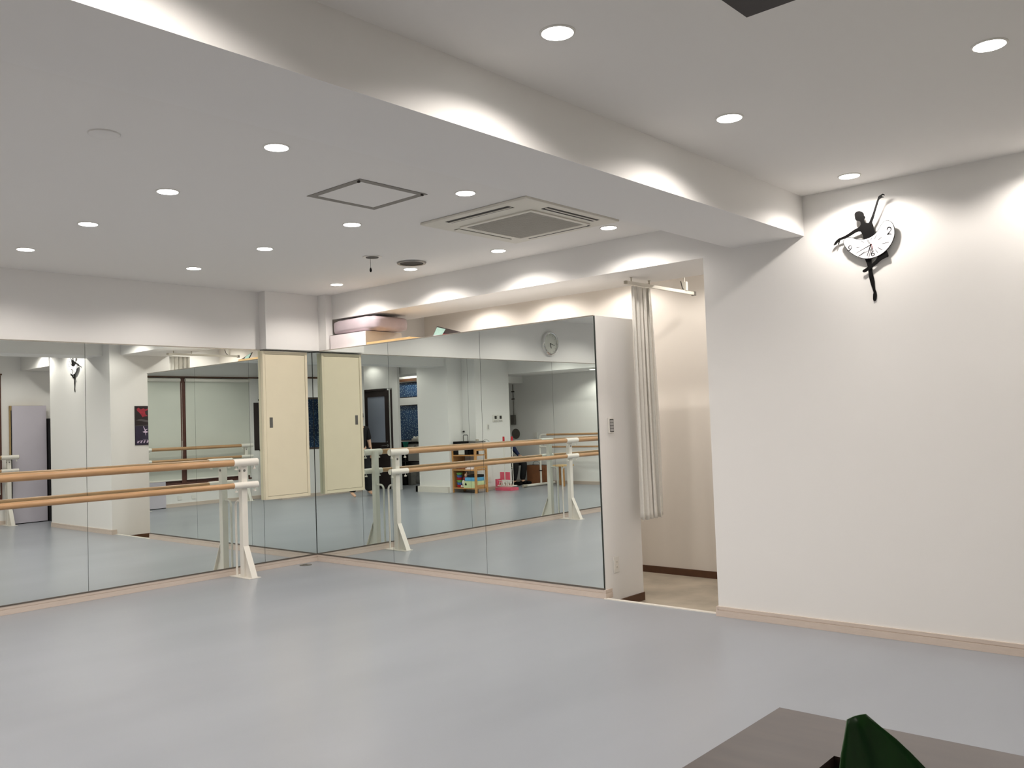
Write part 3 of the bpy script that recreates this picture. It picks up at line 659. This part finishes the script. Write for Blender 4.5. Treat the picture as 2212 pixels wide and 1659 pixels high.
MB().box((7.694, -2.305, 0), (7.728, -1.905, .012)).build('foot_strip', 'black', t)

# ------------------------------------------------------------------ entrance door
t = thing('door_1', 'dark brown entrance door with a frosted pane', 'door', (7.1, DY, 0)); t['kind'] = 'structure'; del t['category']
m = MB(); m.box((6.74, DY-.06, .004), (6.87, DY-.02, 2.09)); m.box((7.45, DY-.06, .004), (7.59, DY-.02, 2.09)); m.box((6.87, DY-.06, 1.965), (7.45, DY-.02, 2.09)); m.box((6.87, DY-.06, .004), (7.45, DY-.02, .985))
m.build('door_leaf', 'wood_black', t)
MB().box((6.865, DY-.045, .98), (7.455, DY-.035, 1.97)).build('frosted_pane', 'frost', t)
m = MB(); m.box((6.60, DY-.09, 0), (6.655, DY+.008, 2.10)); m.box((7.59, DY-.09, 0), (7.62, DY+.008, 2.13)); m.box((6.86, DY-.09, 2.09), (7.62, DY+.008, 2.13)); m.build('door_frame', 'wood_black', t)
MB().box((6.655, DY-.07, 0), (6.74, DY-.03, 2.13)).build('side_panel', 'wall', t)
MB().cyl((6.80, DY-.02, .92), (6.80, DY+.03, .92), .011, n=12).cyl((6.795, DY+.03, .92), (6.93, DY+.034, .915), .008, n=10).cyl((6.80, DY-.02, .92), (6.80, DY-.014, .92), .026, n=18).build('lever_handle', 'chrome', t, True)
MB().cyl((6.80, DY-.02, 1.0), (6.80, DY-.008, 1.0), .018, n=16).build('lock_cylinder', 'chrome', t, True)
# blue film windows in the far wall and in the booth
for n, (z0, z1) in enumerate(((.97, 1.80), (1.97, 2.33))):
    t = thing('window_%d' % (n+4), 'far window covered with blue speckled film, %s light' % ('lower', 'upper')[n], 'window', (7.7, -8.3, z0)); t['kind'] = 'structure'; del t['category']
    MB().box((7.0, -8.36, z0), (8.45, -8.35, z1)).build('blue_film_pane', 'star', t)
    frame_pts_b = MB()
    for (a, b, c, d) in ((7.0, z0, 8.45, z0+.02), (7.0, z1-.02, 8.45, z1), (7.0, z0, 7.02, z1), (8.43, z0, 8.45, z1)): frame_pts_b.box((a, -8.365, b), (c, -8.33, d))
    frame_pts_b.build('window_frame', 'wood_black', t)
struct('trim_9', MB().box((6.0, -8.30, 2.345), (8.45, -8.27, 2.41)), 'brown', 'brown rail above the far blue windows')
t = thing('window_6', 'blue speckled film window behind the booth', 'window', (8.24, -5.6, .8)); t['kind'] = 'structure'; del t['category']
MB().box((8.238, -6.18, .80), (8.246, -5.0, 2.05)).build('blue_film_pane', 'star', t)
m = MB()
for (a, b, c, d) in ((-6.18, .78, -5.0, .80), (-6.18, 2.05, -5.0, 2.08), (-5.0, .78, -4.97, 2.08)): m.box((8.225, a, b), (8.249, c, d))
m.build('window_frame', 'wood_black', t)

# ------------------------------------------------------------------ far counter things in the back passage
t = thing('side_counter', 'narrow black-topped counter under the far blue window', 'counter', (7.5, -8.1, 0))
MB().box((7.05, -8.29, .925), (8.0, -7.95, .950), .002).build('counter_top', 'black', t)
for x in (7.08, 7.97): MB().box((x-.02, -8.25, 0), (x+.02, -7.98, .925)).build('counter_leg', 'black', t)
MB().box((7.10, -8.28, .40), (7.95, -8.26, .92)).build('back_board', 'alu', t)
MB().box((7.10, -8.25, .50), (7.95, -7.99, .515)).build('under_shelf', 'wood_black', t)
t = thing('rice_cooker', 'white appliance with a round dial on the shelf under the counter', 'appliance', (7.30, -8.1, .515))
MB().box((7.14, -8.22, .516), (7.56, -8.0, .90), .02).build('housing', 'white', t, True)
MB().cyl((7.30, -8.0, .80), (7.30, -7.992, .80), .07, n=28).build('round_door', 'alu', t, True)
m = MB(); m.prism([(7.46, .952), (7.66, .952), (7.64, .88), (7.60, .80), (7.585, .70), (7.53, .70), (7.52, .80), (7.49, .88)], lambda a, b, k: (a, -7.942+k, b), .006)
tag(m.build('hand_towel', 'teal'), 'green towel hanging over the far counter edge', 'towel')
m = MB(); m.box((7.25, -8.12, .951), (7.45, -8.02, 1.03), .02); m.ball((7.30, -8.07, 1.04), .035).ball((7.40, -8.07, 1.04), .035)
tag(m.build('soft_toy', 'white', None, True), 'small white twin-bump object on the far counter', 'ornament')
t = thing('folding_chair', 'black folding chair leaning below the far counter', 'chair', (7.55, -7.85, 0))
MB().tube([(7.82, -7.78, .86), (7.60, -7.80, .42), (7.44, -7.86, .02)], .011, 8).build('frame_tube', 'black', t, True)
MB().tube([(7.74, -7.78, .86), (7.52, -7.80, .42), (7.36, -7.86, .02)], .011, 8).build('frame_tube', 'black', t, True)
MB().box((7.38, -7.86, .38), (7.66, -7.78, .42), .01).build('seat', 'black', t)
tag(MB().box((7.26, -7.80, .002), (7.60, -7.62, .32), .03).build('black_bag', 'cloth_black', None, True), 'black bag on the floor under the far counter', 'bag')
tag(MB().box((7.10, -7.84, .20), (7.24, -7.66, .36), .01).box((7.12, -7.82, .002), (7.22, -7.68, .20)).build('grey_box', 'alu'), 'grey box standing by the column under the far counter', 'box')
t = None

# ------------------------------------------------------------------ low wooden shelf by the column with its contents
SX0, SX1, SY0, SY1 = 4.085, 4.72, -6.93, -6.60
t = thing('wooden_shelf', 'low honey-coloured open wooden shelf against the column', 'shelf', ((SX0+SX1)/2, (SY0+SY1)/2, 0))
for (x, y) in ((SX0, SY0), (SX0, SY1-.035), (SX1-.025, SY0), (SX1-.025, SY1-.035)):
    MB().box((x, y, 0), (x+(.04 if x == SX0 else .025), y+.035, .86), .002).build('post', 'oak', t)
for z in (.075, .425, .705): MB().box((SX0+.01, SY0+.005, z), (SX1-.005, SY1-.004, z+.022), .001).build('shelf_board', 'oak', t)
MB().box((SX0, SY0, .79), (SX1, SY1, .86), .002).build('top_rail', 'oak', t) if False else None
m = MB(); m.box((SX0+.005, SY0+.035, .80), (SX0+.03, SY1-.035, .86)); m.box((SX0+.005, SY0+.035, .46), (SX0+.03, SY1-.035, .52)); m.box((SX0+.005, SY0+.035, .10), (SX0+.03, SY1-.035, .15)); m.build('side_rail', 'oak', t)
MB().box((SX1-.012, SY0+.035, .08), (SX1-.002, SY1-.035, .86)).build('side_board', 'oak', t)
t = thing('stereo_player', 'black compact stereo with a silver control panel on the shelf', 'stereo', (4.45, -6.76, .727))
MB().box((4.30, -6.92, .728), (4.69, -6.62, .985), .006).build('housing', 'black', t)
MB().box((4.385, -6.622, .735), (4.545, -6.614, .86), .002).build('control_panel', 'ac', t)
MB().box((4.42, -6.615, .825), (4.50, -6.612, .845)).build('display', 'black', t)
MB().tube([(4.555, -6.77, .985), (4.555, -6.77, 1.09)]+[(4.555-.012, -6.77, 1.105)]+[(4.445, -6.77, 1.105), (4.433, -6.77, 1.09), (4.433, -6.77, .985)], .006, 8).build('carry_handle', 'black', t, True)
t = thing('disc_player', 'flat black and grey disc player beside the stereo', 'player', (4.15, -6.76, .9))
MB().box((4.09, -6.92, .86), (4.285, -6.62, .955), .004).build('housing', 'black', t)
MB().box((4.095, -6.91, .955), (4.28, -6.63, .985), .004).build('lid', 'alu', t)
MB().box((4.15, -6.78, .985), (4.20, -6.74, 1.02), .004).build('knob_block', 'grille', t)
MB().tube([(4.095, -6.80, .97), (4.03, -6.84, 1.02), (4.00, -6.90, .98), (3.99, -6.92, .90)], .003, 6).build('power_cord', 'black', t)
tag(MB().ball((4.70, -6.938, 1.17), .020, (1, .6, 1)).tube([(4.70, -6.93, 1.17), (4.715, -6.90, 1.165)], .006, 8).build('wall_hook', 'black', None, True), 'small black hook on the wall above the stereo', 'hook')
cs = [('red', 'red_plastic'), ('blue', 'x'), ('green', 'x'), ('red', 'x'), ('blue', 'x'), ('green', 'x')]
for k in range(6):
    c_ = ('red', 'blue', 'green')[k % 3]
    m = MB().lathe([(.045, 0), (.062, .044), (.066, .046), (.001, .0465)], (4.61, -6.69, .0985+k*.0475), 24)
    tag(m.build('plastic_cup', c_, None, True), '%s plastic cup in the stack on the bottom shelf, %s' % (c_, 'lower set' if k < 3 else 'upper set'), 'cup', 'stacked coloured cups')
t = thing('toy_dog', 'white plush dog in a red shirt sitting on the bottom shelf', 'toy', (4.49, -6.69, .098))
MB().ball((4.50, -6.69, .19), .045, (.9, .8, 1.3)).ball((4.475, -6.66, .12), .022, (1, 1.2, 1)).ball((4.525, -6.66, .12), .022, (1, 1.2, 1)).build('body', 'white', t, True)
MB().ball((4.46, -6.69, .27), .048, (1, .8, .8)).build('red_shirt', 'poster_red', t, True)
MB().ball((4.435, -6.69, .335), .035, (.9, .9, 1.1)).ball((4.42, -6.69, .375), .014, (.7, .7, 1.8)).build('head', 'skin', t, True)
tag(MB().box((4.437, -6.88, .098), (4.465, -6.76, .23), .004).build('black_case', 'black'), 'narrow black case standing behind the plush dog on the bottom shelf', 'case')
t = thing('mint_box', 'pale green box with a black leaf mark on the bottom shelf', 'box', (4.30, -6.75, .098))
MB().box((4.13, -6.89, .098), (4.43, -6.615, .225), .003).build('carton', 'mint', t)
m = MB(); m.prism([(4.405, .150), (4.385, .190), (4.375, .200), (4.36, .180), (4.345, .150), (4.375, .143)], lambda a, b, k: (a, -6.6145+k, b), .001); m.build('leaf_mark', 'black', t)
tag(MB().box((4.135, -6.885, .226), (4.41, -6.625, .295), .012).build('folded_cloth', 'skyblue', None, True), 'folded sky blue cloth on the mint box', 'cloth')
tag(MB().box((4.14, -6.88, .296), (4.38, -6.66, .345), .01).build('folded_cloth', 'cloth_black', None, True), 'folded black cloth on top of the sky blue one', 'cloth')
tag(MB().box((4.20, -6.88, .448), (4.40, -6.64, .470), .002).box((4.22, -6.87, .471), (4.38, -6.66, .485), .002).build('paper_stack', 'carton'), 'white papers on the middle shelf board', 'papers')
tag(MB().box((4.42, -6.86, .448), (4.66, -6.68, .60), .02).build('brown_basket', 'bagw', None, True), 'brown basket on the middle shelf board', 'basket')

# controllers and switch on the shelf-side wall
for k, y in enumerate((-7.50, -7.648)):
    t = thing('wall_controller', ('white wall controller, the one nearer the wooden shelf', 'white wall controller, the one nearer the alcove')[k], 'thermostat', (4.38, y, 1.41), 'pair of wall controllers')
    MB().box((4.3795, y-.066, 1.34), (4.362, y+.066, 1.48), .003).build('housing', 'plastic', t)
    MB().box((4.3615, y-.040, 1.395), (4.360, y+.022, 1.458)).build('display', 'dark', t)
    MB().box((4.3615, y-.055, 1.350), (4.360, y+.055, 1.362)).build('button_row', 'alu', t)
t = thing('light_switch', 'white light switch plate below the wall controllers', 'switch', (4.38, -7.29, 1.245))
MB().box((4.3795, -7.325, 1.185), (4.370, -7.255, 1.305), .003).build('plate', 'plastic', t)
MB().box((4.370, -7.305, 1.205), (4.367, -7.275, 1.285)).build('rocker_key', 'silver', t)
tag(MB().box((4.3795, -7.325, .150), (4.372, -7.255, .265), .002).build('wall_socket', 'plastic'), 'white wall socket near the floor below the controllers', 'outlet')
tag(MB().box((4.54, -8.9995, .965), (4.66, -8.99, 1.08), .002).box((4.57, -8.99, .985), (4.63, -8.987, 1.03)).build('wall_socket', 'plastic'), 'grey socket plate on the alcove back wall', 'outlet')
t = thing('wall_intercom_pipe', 'thin conduit with clips running down the alcove corner', 'pipe', (5.15, -8.98, 1.5))
MB().tube([(5.18, -8.985, 2.14), (5.18, -8.985, 1.45)], .010, 8).build('conduit', 'alu', t, True)
for z in (1.98, 1.82): MB().box((5.15, -8.999, z-.01), (5.21, -8.965, z+.01)).build('clip', 'dark', t)
MB().box((5.13, -8.999, 1.26), (5.23, -8.93, 1.47), .004).build('dark_box', 'ventd', t)
tag(MB().lathe([(.11, .001), (.11, .02), (.03, .024), (.03, .03), (.001, .031)], (5.14, -9.0, 1.06), 28, 'y').build('round_bell', 'ventd', None, True), 'dark round disc on the alcove back wall below the conduit box', 'disc')

# ------------------------------------------------------------------ alcove: portable barre, stool, bag, trolley
t = thing('portable_barre', 'free-standing white metal barre with two wooden rails in the alcove', 'barre', (2.7, -8.5, 0))
MB().cyl((3.87, -8.5, 1.04), (1.45, -8.5, 1.04), .021, n=20).build('upper_rail', 'bar_x', t, True)
MB().cyl((3.85, -8.5, .79), (1.45, -8.5, .79), .018, n=20).build('lower_rail', 'bar_x', t, True)
for x, s in ((4.065, -1), (1.26, 1)):
    m = MB().tube([(x, -8.5, .05), (x, -8.5, .960)]+arc((x+s*.08, -8.5, .960), .08, PI, PI/2, (s, 0, 0), (0, 0, 1))+[(x+s*.195, -8.5, 1.04)], .020, 14)
    p = m.build('end_upright', 'white', t, True)
    sub(MB().cyl((x+s*.0, -8.5, .79), (x+s*.215, -8.5, .79), .021, n=16).build('rail_socket', 'white', t, True), p)
    sub(MB().cyl((x, -8.93, .032), (x, -8.02, .032), .026, n=18).build('foot_tube', 'white', t, True), p)
    sub(MB().cyl((x, -8.03, .032), (x, -7.93, .032), .031, n=18).build('rubber_foot', 'grille', t, True), p)
    sub(MB().box((x-.025, -8.525, .30), (x+.025, -8.475, .315)).build('strap', 'black', t), p)
t = thing('wooden_stool', 'small pale wooden stool in the alcove behind the barre post', 'stool', (3.60, -8.6, 0))
MB().box((3.41, -8.77, .395), (3.79, -8.43, .42), .004).build('seat', 'plank', t)
for x in (3.43, 3.735):
    for y in (-8.75, -8.48): MB().box((x, y, 0), (x+.035, y+.03, .395), .002).build('leg', 'oak', t)
t = thing('paper_bag', 'large brown paper shopping bag on the alcove floor', 'bag', (4.38, -8.82, 0))
MB().box((4.125, -8.92, .0), (4.635, -8.72, .40), .004).build('bag_body', 'bagw', t)
MB().box((4.135, -8.91, .4), (4.625, -8.73, .402)).build('bag_opening', 'wood_black', t)
MB().tube([(4.27, -8.73, .39), (4.29, -8.725, .46), (4.37, -8.72, .49), (4.45, -8.725, .46), (4.47, -8.73, .39)], .004, 6).build('handle', 'black', t)
t = thing('toy_trolley', 'white wire trolley with red grips, pink panels and a pink base', 'trolley', (4.02, -7.35, 0))
MB().box((3.81, -7.50, .0), (4.21, -7.26, .055), .006).build('pink_base', 'pink', t)
m = MB(); m.box((3.93, -7.40, .20), (4.045, -7.385, .35), .003); m.box((4.07, -7.40, .20), (4.185, -7.385, .35), .003); m.box((4.16, -7.42, .07), (4.20, -7.26, .22), .003); m.build('pink_panel', 'pink', t)
for x in (3.82, 4.035):
    MB().cyl((x, -7.36, .10), (x, -7.36, .97), .008, n=8).build('upright', 'white', t, True)
    MB().cyl((x, -7.36, .955), (x, -7.36, 1.045), .022, .020, n=14).build('red_grip', 'red', t, True)
m = MB(); m.tube([(3.80, -7.28, .09), (4.20, -7.28, .09), (4.20, -7.44, .09), (3.80, -7.44, .09), (3.80, -7.28, .09)], .009, 8)
for k in range(7): m.tube([(3.83+k*.05, -7.28, .09), (3.85+k*.045, -7.31, .19)], .005, 6)
m.tube([(3.80, -7.31, .19), (4.18, -7.31, .19)], .006, 6); m.build('wire_basket', 'white', t, True)
m = MB()
for k in range(9): m.ball((3.88+.034*k, -7.35+.03*math.sin(k*2.3), .125+.02*math.sin(k*1.7)), .022, (1, 1, .8), 10)
m.build('small_contents', 'grille', t, True)

# ------------------------------------------------------------------ booth desk with the plant in front of the camera
t = thing('reception_desk', 'dark desk top inside the booth under the sill', 'desk', (7.4, -4.6, 0))
MB().box((7.13, -4.86, .68), (7.73, -4.43, .715), .003).build('desk_top', 'wood_black', t)
for x in (7.16, 7.70):
    for y in (-4.83, -4.46): MB().box((x-.02, y-.02, 0), (x+.02, y+.02, .68)).build('leg', 'wood_black', t)
LR = Vector((.749, .663, 0)); UP = Vector((0, 0, 1)); FW = Vector((-.663, .749, 0))
tip = Vector((7.226, -4.656, 1.103))
t = thing('potted_plant', 'broad-leaved green plant standing behind the brown booth sill', 'plant', tuple(tip+LR*.085-UP*(tip.z-.716)))
pb = tip+LR*.085; pb.z = .716
MB().lathe([(.045, .001), (.060, .10), (.064, .104), (.056, .104), (.052, .09), (.001, .088)], tuple(pb), 32).build('pot', 'pot', t, True)
def leaf(tipp, axis, side, nrm, L, W, bend=.02):
    mb = MB(); rows = []
    n = 26
    for i in range(n+1):
        u = i/n
        w = W*(min(1, (u/.30))**.62)*(1-.0*u) if u < .45 else W*(1-((u-.45)/.55)**1.8*.93)
        w = max(w, .016)
        c0 = tipp+axis*L*u+nrm*(bend*math.sin(u*PI))
        row = []
        for k in range(9):
            s = (k/8-.5)*2
            row.append(mb.bm.verts.new(c0+side*(w*s*.5)+nrm*(abs(s)**1.3*w*.16)))
        rows.append(row)
    for a, b in zip(rows, rows[1:]):
        for k in range(8): mb.bm.faces.new((a[k], a[k+1], b[k+1], b[k]))
    o = mb.build('leaf', 'leaf', t, True)
    md = o.modifiers.new('thick', 'SOLIDIFY'); md.thickness = .0016
    return o
ax = (LR*.25-UP*.97).normalized(); sd = (LR*.97+UP*.25).normalized()
leaf(tip, ax, sd, -FW, .31, .112, .012)
random.seed(3)
for k in range(5):
    a = .7+k*1.15; hd = (LR*math.cos(a)+FW*math.sin(a))
    top = pb+Vector((0, 0, .10))+hd*.12+UP*(.13+.02*k)
    axk = (pb+Vector((0, 0, .09))-top).normalized(); sk = axk.cross(hd).normalized(); nk = sk.cross(axk).normalized()
    leaf(top, axk, sk, nk, (top-pb-Vector((0, 0, .09))).length, .07, .015)

# ------------------------------------------------------------------ people
def skin_mesh(name, J, E_, root, m_, parent, sub_=2):
    """J: name -> (x,y,z,r); E_: chains"""
    keys = list(J); me = bpy.data.meshes.new(name)
    ed = []
    for ch in E_:
        for a, b in zip(ch, ch[1:]): ed.append((keys.index(a), keys.index(b)))
    me.from_pydata([J[k][:3] for k in keys], ed, [])
    o = bpy.data.objects.new(name, me); COL.objects.link(o)
    md = o.modifiers.new('skin', 'SKIN'); md.use_smooth_shade = True
    for i, k in enumerate(keys):
        sv = me.skin_vertices[0].data[i]; r = J[k][3]; sv.radius = (r, r) if not isinstance(r, tuple) else r
        sv.use_root = (k == root)
    ss = o.modifiers.new('sub', 'SUBSURF'); ss.levels = sub_; ss.render_levels = sub_
    me.materials.append(m_ if not isinstance(m_, str) else M[m_])
    if parent is not None:
        o.parent = parent; o.location = -Vector(PARENT_ORIGIN[parent.name])
    return o
def person(label, org, R, J, chains, group, hands, feet, top_m, bottom_m, top_keys, bottom_keys, tchains, bchains):
    t = thing('person', label, 'person', org, group)
    def W(p): return Vector(org)+R @ Vector(p[:3])
    JW = {k: tuple(W(v))+(v[3],) for k, v in J.items()}
    E2 = [list(c) for c in chains]
    for (wrist, d, side, tag_) in hands:
        # palm, five unequal bent fingers, thumb from the palm side
        w0 = Vector(J[wrist][:3]); d = Vector(d).normalized(); side = Vector(side).normalized(); cu = d.cross(side).normalized()
        palm = w0+d*.055; JW['palm'+tag_] = tuple(W(palm))+(.020,); E2.append([wrist, 'palm'+tag_])
        for k, (off, ln) in enumerate(((.024, .066), (.008, .074), (-.008, .070), (-.022, .056))):
            a = palm+d*.028+side*off; b = a+d*ln*.5+cu*.006; c_ = b+d*ln*.42+cu*.020
            for nm, q, r in (('a', a, .0085), ('b', b, .0078), ('c', c_, .0065)): JW['f%d%s%s' % (k, nm, tag_)] = tuple(W(q))+(r,)
            E2.append(['palm'+tag_, 'f%da%s' % (k, tag_), 'f%db%s' % (k, tag_), 'f%dc%s' % (k, tag_)])
        a = w0+d*.030+side*.024; b = a+d*.028+side*.020+cu*.008; c_ = b+d*.026+side*.004+cu*.008
        for nm, q, r in (('a', a, .010), ('b', b, .0088), ('c', c_, .0075)): JW['t%s%s' % (nm, tag_)] = tuple(W(q))+(r,)
        E2.append(['palm'+tag_, 'ta'+tag_, 'tb'+tag_, 'tc'+tag_])
    skin_mesh('body', JW, E2, 'pelvis', 'skin', t)
    T = {k: tuple(W(J[k]))+(top_keys[k],) for k in top_keys}; skin_mesh('top', T, tchains, 'chest', top_m, t)
    Bk = {k: tuple(W(J[k]))+(bottom_keys[k],) for k in bottom_keys}; skin_mesh('trousers', Bk, bchains, 'pelvis', bottom_m, t)
    h = Vector(J['head'][:3]); sc = Matrix.Identity(3)
    # face and hair
    def bl(name, items, m_, n=16):
        mb = MB()
        for (p, r, s) in items: mb.ball(W(Vector(p)), r, s, n)
        return mb.build(name, m_, t, True)
    bl('head_shape', [(h, .094, (.90, .82, 1.16)), (h+Vector((.075, 0, -.055)), .040, (.8, .95, .9)), (h+Vector((.090, 0, -.010)), .016, (1.1, .8, 1.4)), (h+Vector((-.005, .083, -.012)), .022, (.8, .4, 1.3)), (h+Vector((-.005, -.083, -.012)), .022, (.8, .4, 1.3))], 'skin')
    bl('eyes', [(h+Vector((.078, .032, .012)), .011, (.6, 1.2, .8)), (h+Vector((.078, -.032, .012)), .011, (.6, 1.2, .8))], 'dialw', 10)
    bl('irises', [(h+Vector((.0835, .032, .012)), .0055, (.5, 1, 1)), (h+Vector((.0835, -.032, .012)), .0055, (.5, 1, 1))], 'black', 10)
    bl('mouth', [(h+Vector((.092, 0, -.052)), .016, (.35, 1.2, .35))], 'poster_red', 10)
    bl('hair', [(h+Vector((-.016, 0, .030)), .100, (.95, .93, 1.02)), (h+Vector((-.05, 0, -.045)), .072, (.8, 1.05, .9)), (h+Vector((-.105, 0, .05)), .042, (1, 1, 1)), (h+Vector((.045, 0, .075)), .055, (.9, 1.2, .55))], 'hair')
    if feet:
        m = MB()
        for f in feet: m.ball(W(f), .05, (1.0, 1.0, 1.0) if False else (1.25, .8, .55), 14)
    return t
# local frame: +x forward, +y left.  Standing figure in front of the booth, facing the mirrors (-x)
R1 = Matrix.Rotation(PI-.12, 3, 'Z')
J = dict(pelvis=(0, 0, .88, .115), waist=(0, 0, 1.02, .095), chest=(.0, 0, 1.20, .115), neck0=(-.01, 0, 1.35, .055), neck=(0, 0, 1.41, .048), head=(.015, 0, 1.505, .075), crown=(.012, 0, 1.575, .055),
         shl=(-.005, .165, 1.315, .052), ell=(-.03, .235, 1.07, .038), wrl=(.04, .225, .87, .026), shr=(-.005, -.165, 1.315, .052), elr=(-.03, -.235, 1.07, .038), wrr=(.04, -.225, .87, .026),
         hil=(0, .09, .83, .095), knl=(.04, .15, .46, .062), anl=(-.02, .20, .085, .038), tol=(.14, .225, .028, .026), hir=(0, -.09, .83, .095), knr=(.05, -.15, .46, .062), anr=(.0, -.20, .085, .038), tor=(.17, -.225, .028, .026))
ch = [['pelvis', 'waist', 'chest', 'neck0', 'neck', 'head', 'crown'], ['chest', 'shl', 'ell', 'wrl'], ['chest', 'shr', 'elr', 'wrr'], ['pelvis', 'hil', 'knl', 'anl', 'tol'], ['pelvis', 'hir', 'knr', 'anr', 'tor']]
person('person standing in black top and wide black trousers beside the booth, bare feet apart', (5.92, -5.31, 0), R1, J, ch, None,
       [('wrl', (.2, 0, -1), (1, 0, 0), 'L'), ('wrr', (.2, 0, -1), (1, 0, 0), 'R')], None, 'cloth_black', 'cloth_black',
       dict(chest=.135, waist=.125, pelvis=.135, neck0=.062, shl=.066, ell=.056, shr=.066, elr=.056),
       dict(pelvis=.128, hil=.108, knl=.095, anl=.085, hir=.108, knr=.095, anr=.085),
       [['pelvis', 'waist', 'chest', 'neck0'], ['chest', 'shl', 'ell'], ['chest', 'shr', 'elr']], [['pelvis', 'hil', 'knl', 'anl'], ['pelvis', 'hir', 'knr', 'anr']])
# seated figure in the alcove
J2 = dict(pelvis=(0, 0, .50, .115), waist=(-.01, 0, .63, .10), chest=(-.03, 0, .82, .115), neck0=(-.03, 0, .97, .055), neck=(-.02, 0, 1.02, .048), head=(-.0, 0, 1.11, .075), crown=(-.0, 0, 1.18, .055),
          shl=(-.03, .165, .93, .052), ell=(.07, .22, .72, .038), wrl=(.25, .16, .60, .026), shr=(-.03, -.165, .93, .052), elr=(.07, -.22, .72, .038), wrr=(.25, -.14, .60, .026),
          hil=(.03, .09, .49, .095), knl=(.42, .12, .47, .066), anl=(.34, .12, .085, .038), tol=(.50, .13, .028, .028), hir=(.03, -.09, .49, .095), knr=(.40, -.12, .47, .066), anr=(.31, -.12, .085, .038), tor=(.47, -.13, .028, .028))
t2 = person('person seated on a stool in the alcove, dark blue top and black trousers', (4.98, -8.45, 0), Matrix.Rotation(PI, 3, 'Z'), J2, ch, None,
       [('wrl', (1, -.2, -.15), (0, -1, 0), 'L'), ('wrr', (1, .2, -.15), (0, 1, 0), 'R')], None, 'cloth_blue', 'cloth_black',
       dict(chest=.135, waist=.122, pelvis=.130, neck0=.062, shl=.066, ell=.054, wrl=.034, shr=.066, elr=.054, wrr=.034),
       dict(pelvis=.122, hil=.106, knl=.082, anl=.062, hir=.106, knr=.082, anr=.062),
       [['pelvis', 'waist', 'chest', 'neck0'], ['chest', 'shl', 'ell', 'wrl'], ['chest', 'shr', 'elr', 'wrr']], [['pelvis', 'hil', 'knl', 'anl'], ['pelvis', 'hir', 'knr', 'anr']])
t = thing('round_stool', 'black round stool under the seated person', 'stool', (5.01, -8.45, 0))
MB().lathe([(.15, .325), (.16, .335), (.155, .352), (.001, .354)], (5.01, -8.45, 0), 32).build('seat', 'black', t, True)
for a in range(4):
    c_, s_ = math.cos(PI/4+a*PI/2), math.sin(PI/4+a*PI/2)
    MB().cyl((5.01+.11*c_, -8.45+.11*s_, .33), (5.01+.16*c_, -8.45+.16*s_, 0), .011, n=10).build('leg', 'black', t, True)
for k in ('l', 'r'):
    a, b = J2['an'+k], J2['to'+k]
    m = MB()
    for u, r_ in ((0, .050), (.5, .050), (1, .047), (1.2, .040)):
        m.ball((4.98-(a[0]+(b[0]-a[0])*u), -8.45-(a[1]+(b[1]-a[1])*u), .045), r_, (1.35, .95, .85), 14)
    m.build('shoe', 'black', t2, True)

# ------------------------------------------------------------------ camera, world, view
C = (7.518149439333224, -5.416452498633961, 1.367)
f_, yaw, pit, rol = 1895.6008, 2.2939312504417613, 0.04079012700672065, -0.035923751692704085
fw = Vector((math.cos(pit)*math.cos(yaw), math.cos(pit)*math.sin(yaw), math.sin(pit)))
r0 = Vector((math.sin(yaw), -math.cos(yaw), 0)); u0 = r0.cross(fw)
rr = r0*math.cos(rol)+u0*math.sin(rol); uu = -r0*math.sin(rol)+u0*math.cos(rol)
cd = bpy.data.cameras.new('camera'); cam = bpy.data.objects.new('camera', cd); COL.objects.link(cam)
mw = Matrix((rr, uu, -fw)).transposed().to_4x4(); mw.translation = Vector(C); cam.matrix_world = mw
cd.sensor_fit = 'HORIZONTAL'; cd.sensor_width = 36; cd.lens = 36*f_/2212; cd.clip_start = .02; cd.clip_end = 60
sc = bpy.context.scene; sc.camera = cam
w = bpy.data.worlds.new('night'); sc.world = w; w.use_nodes = True
w.node_tree.nodes['Background'].inputs[0].default_value = (.01, .012, .02, 1); w.node_tree.nodes['Background'].inputs[1].default_value = 1
sc.view_settings.view_transform = 'Standard'; sc.view_settings.look = 'None'; sc.view_settings.gamma = 1; sc.view_settings.use_curve_mapping = False
sc.view_settings.exposure = 1.04
sc.cycles.max_bounces = 9; sc.cycles.diffuse_bounces = 4; sc.cycles.glossy_bounces = 8
sc.cycles.sample_clamp_indirect = 4; sc.cycles.glossy_bounces = 6
sc.cycles.use_adaptive_sampling = True; sc.cycles.adaptive_threshold = .02; sc.cycles.use_denoising = True
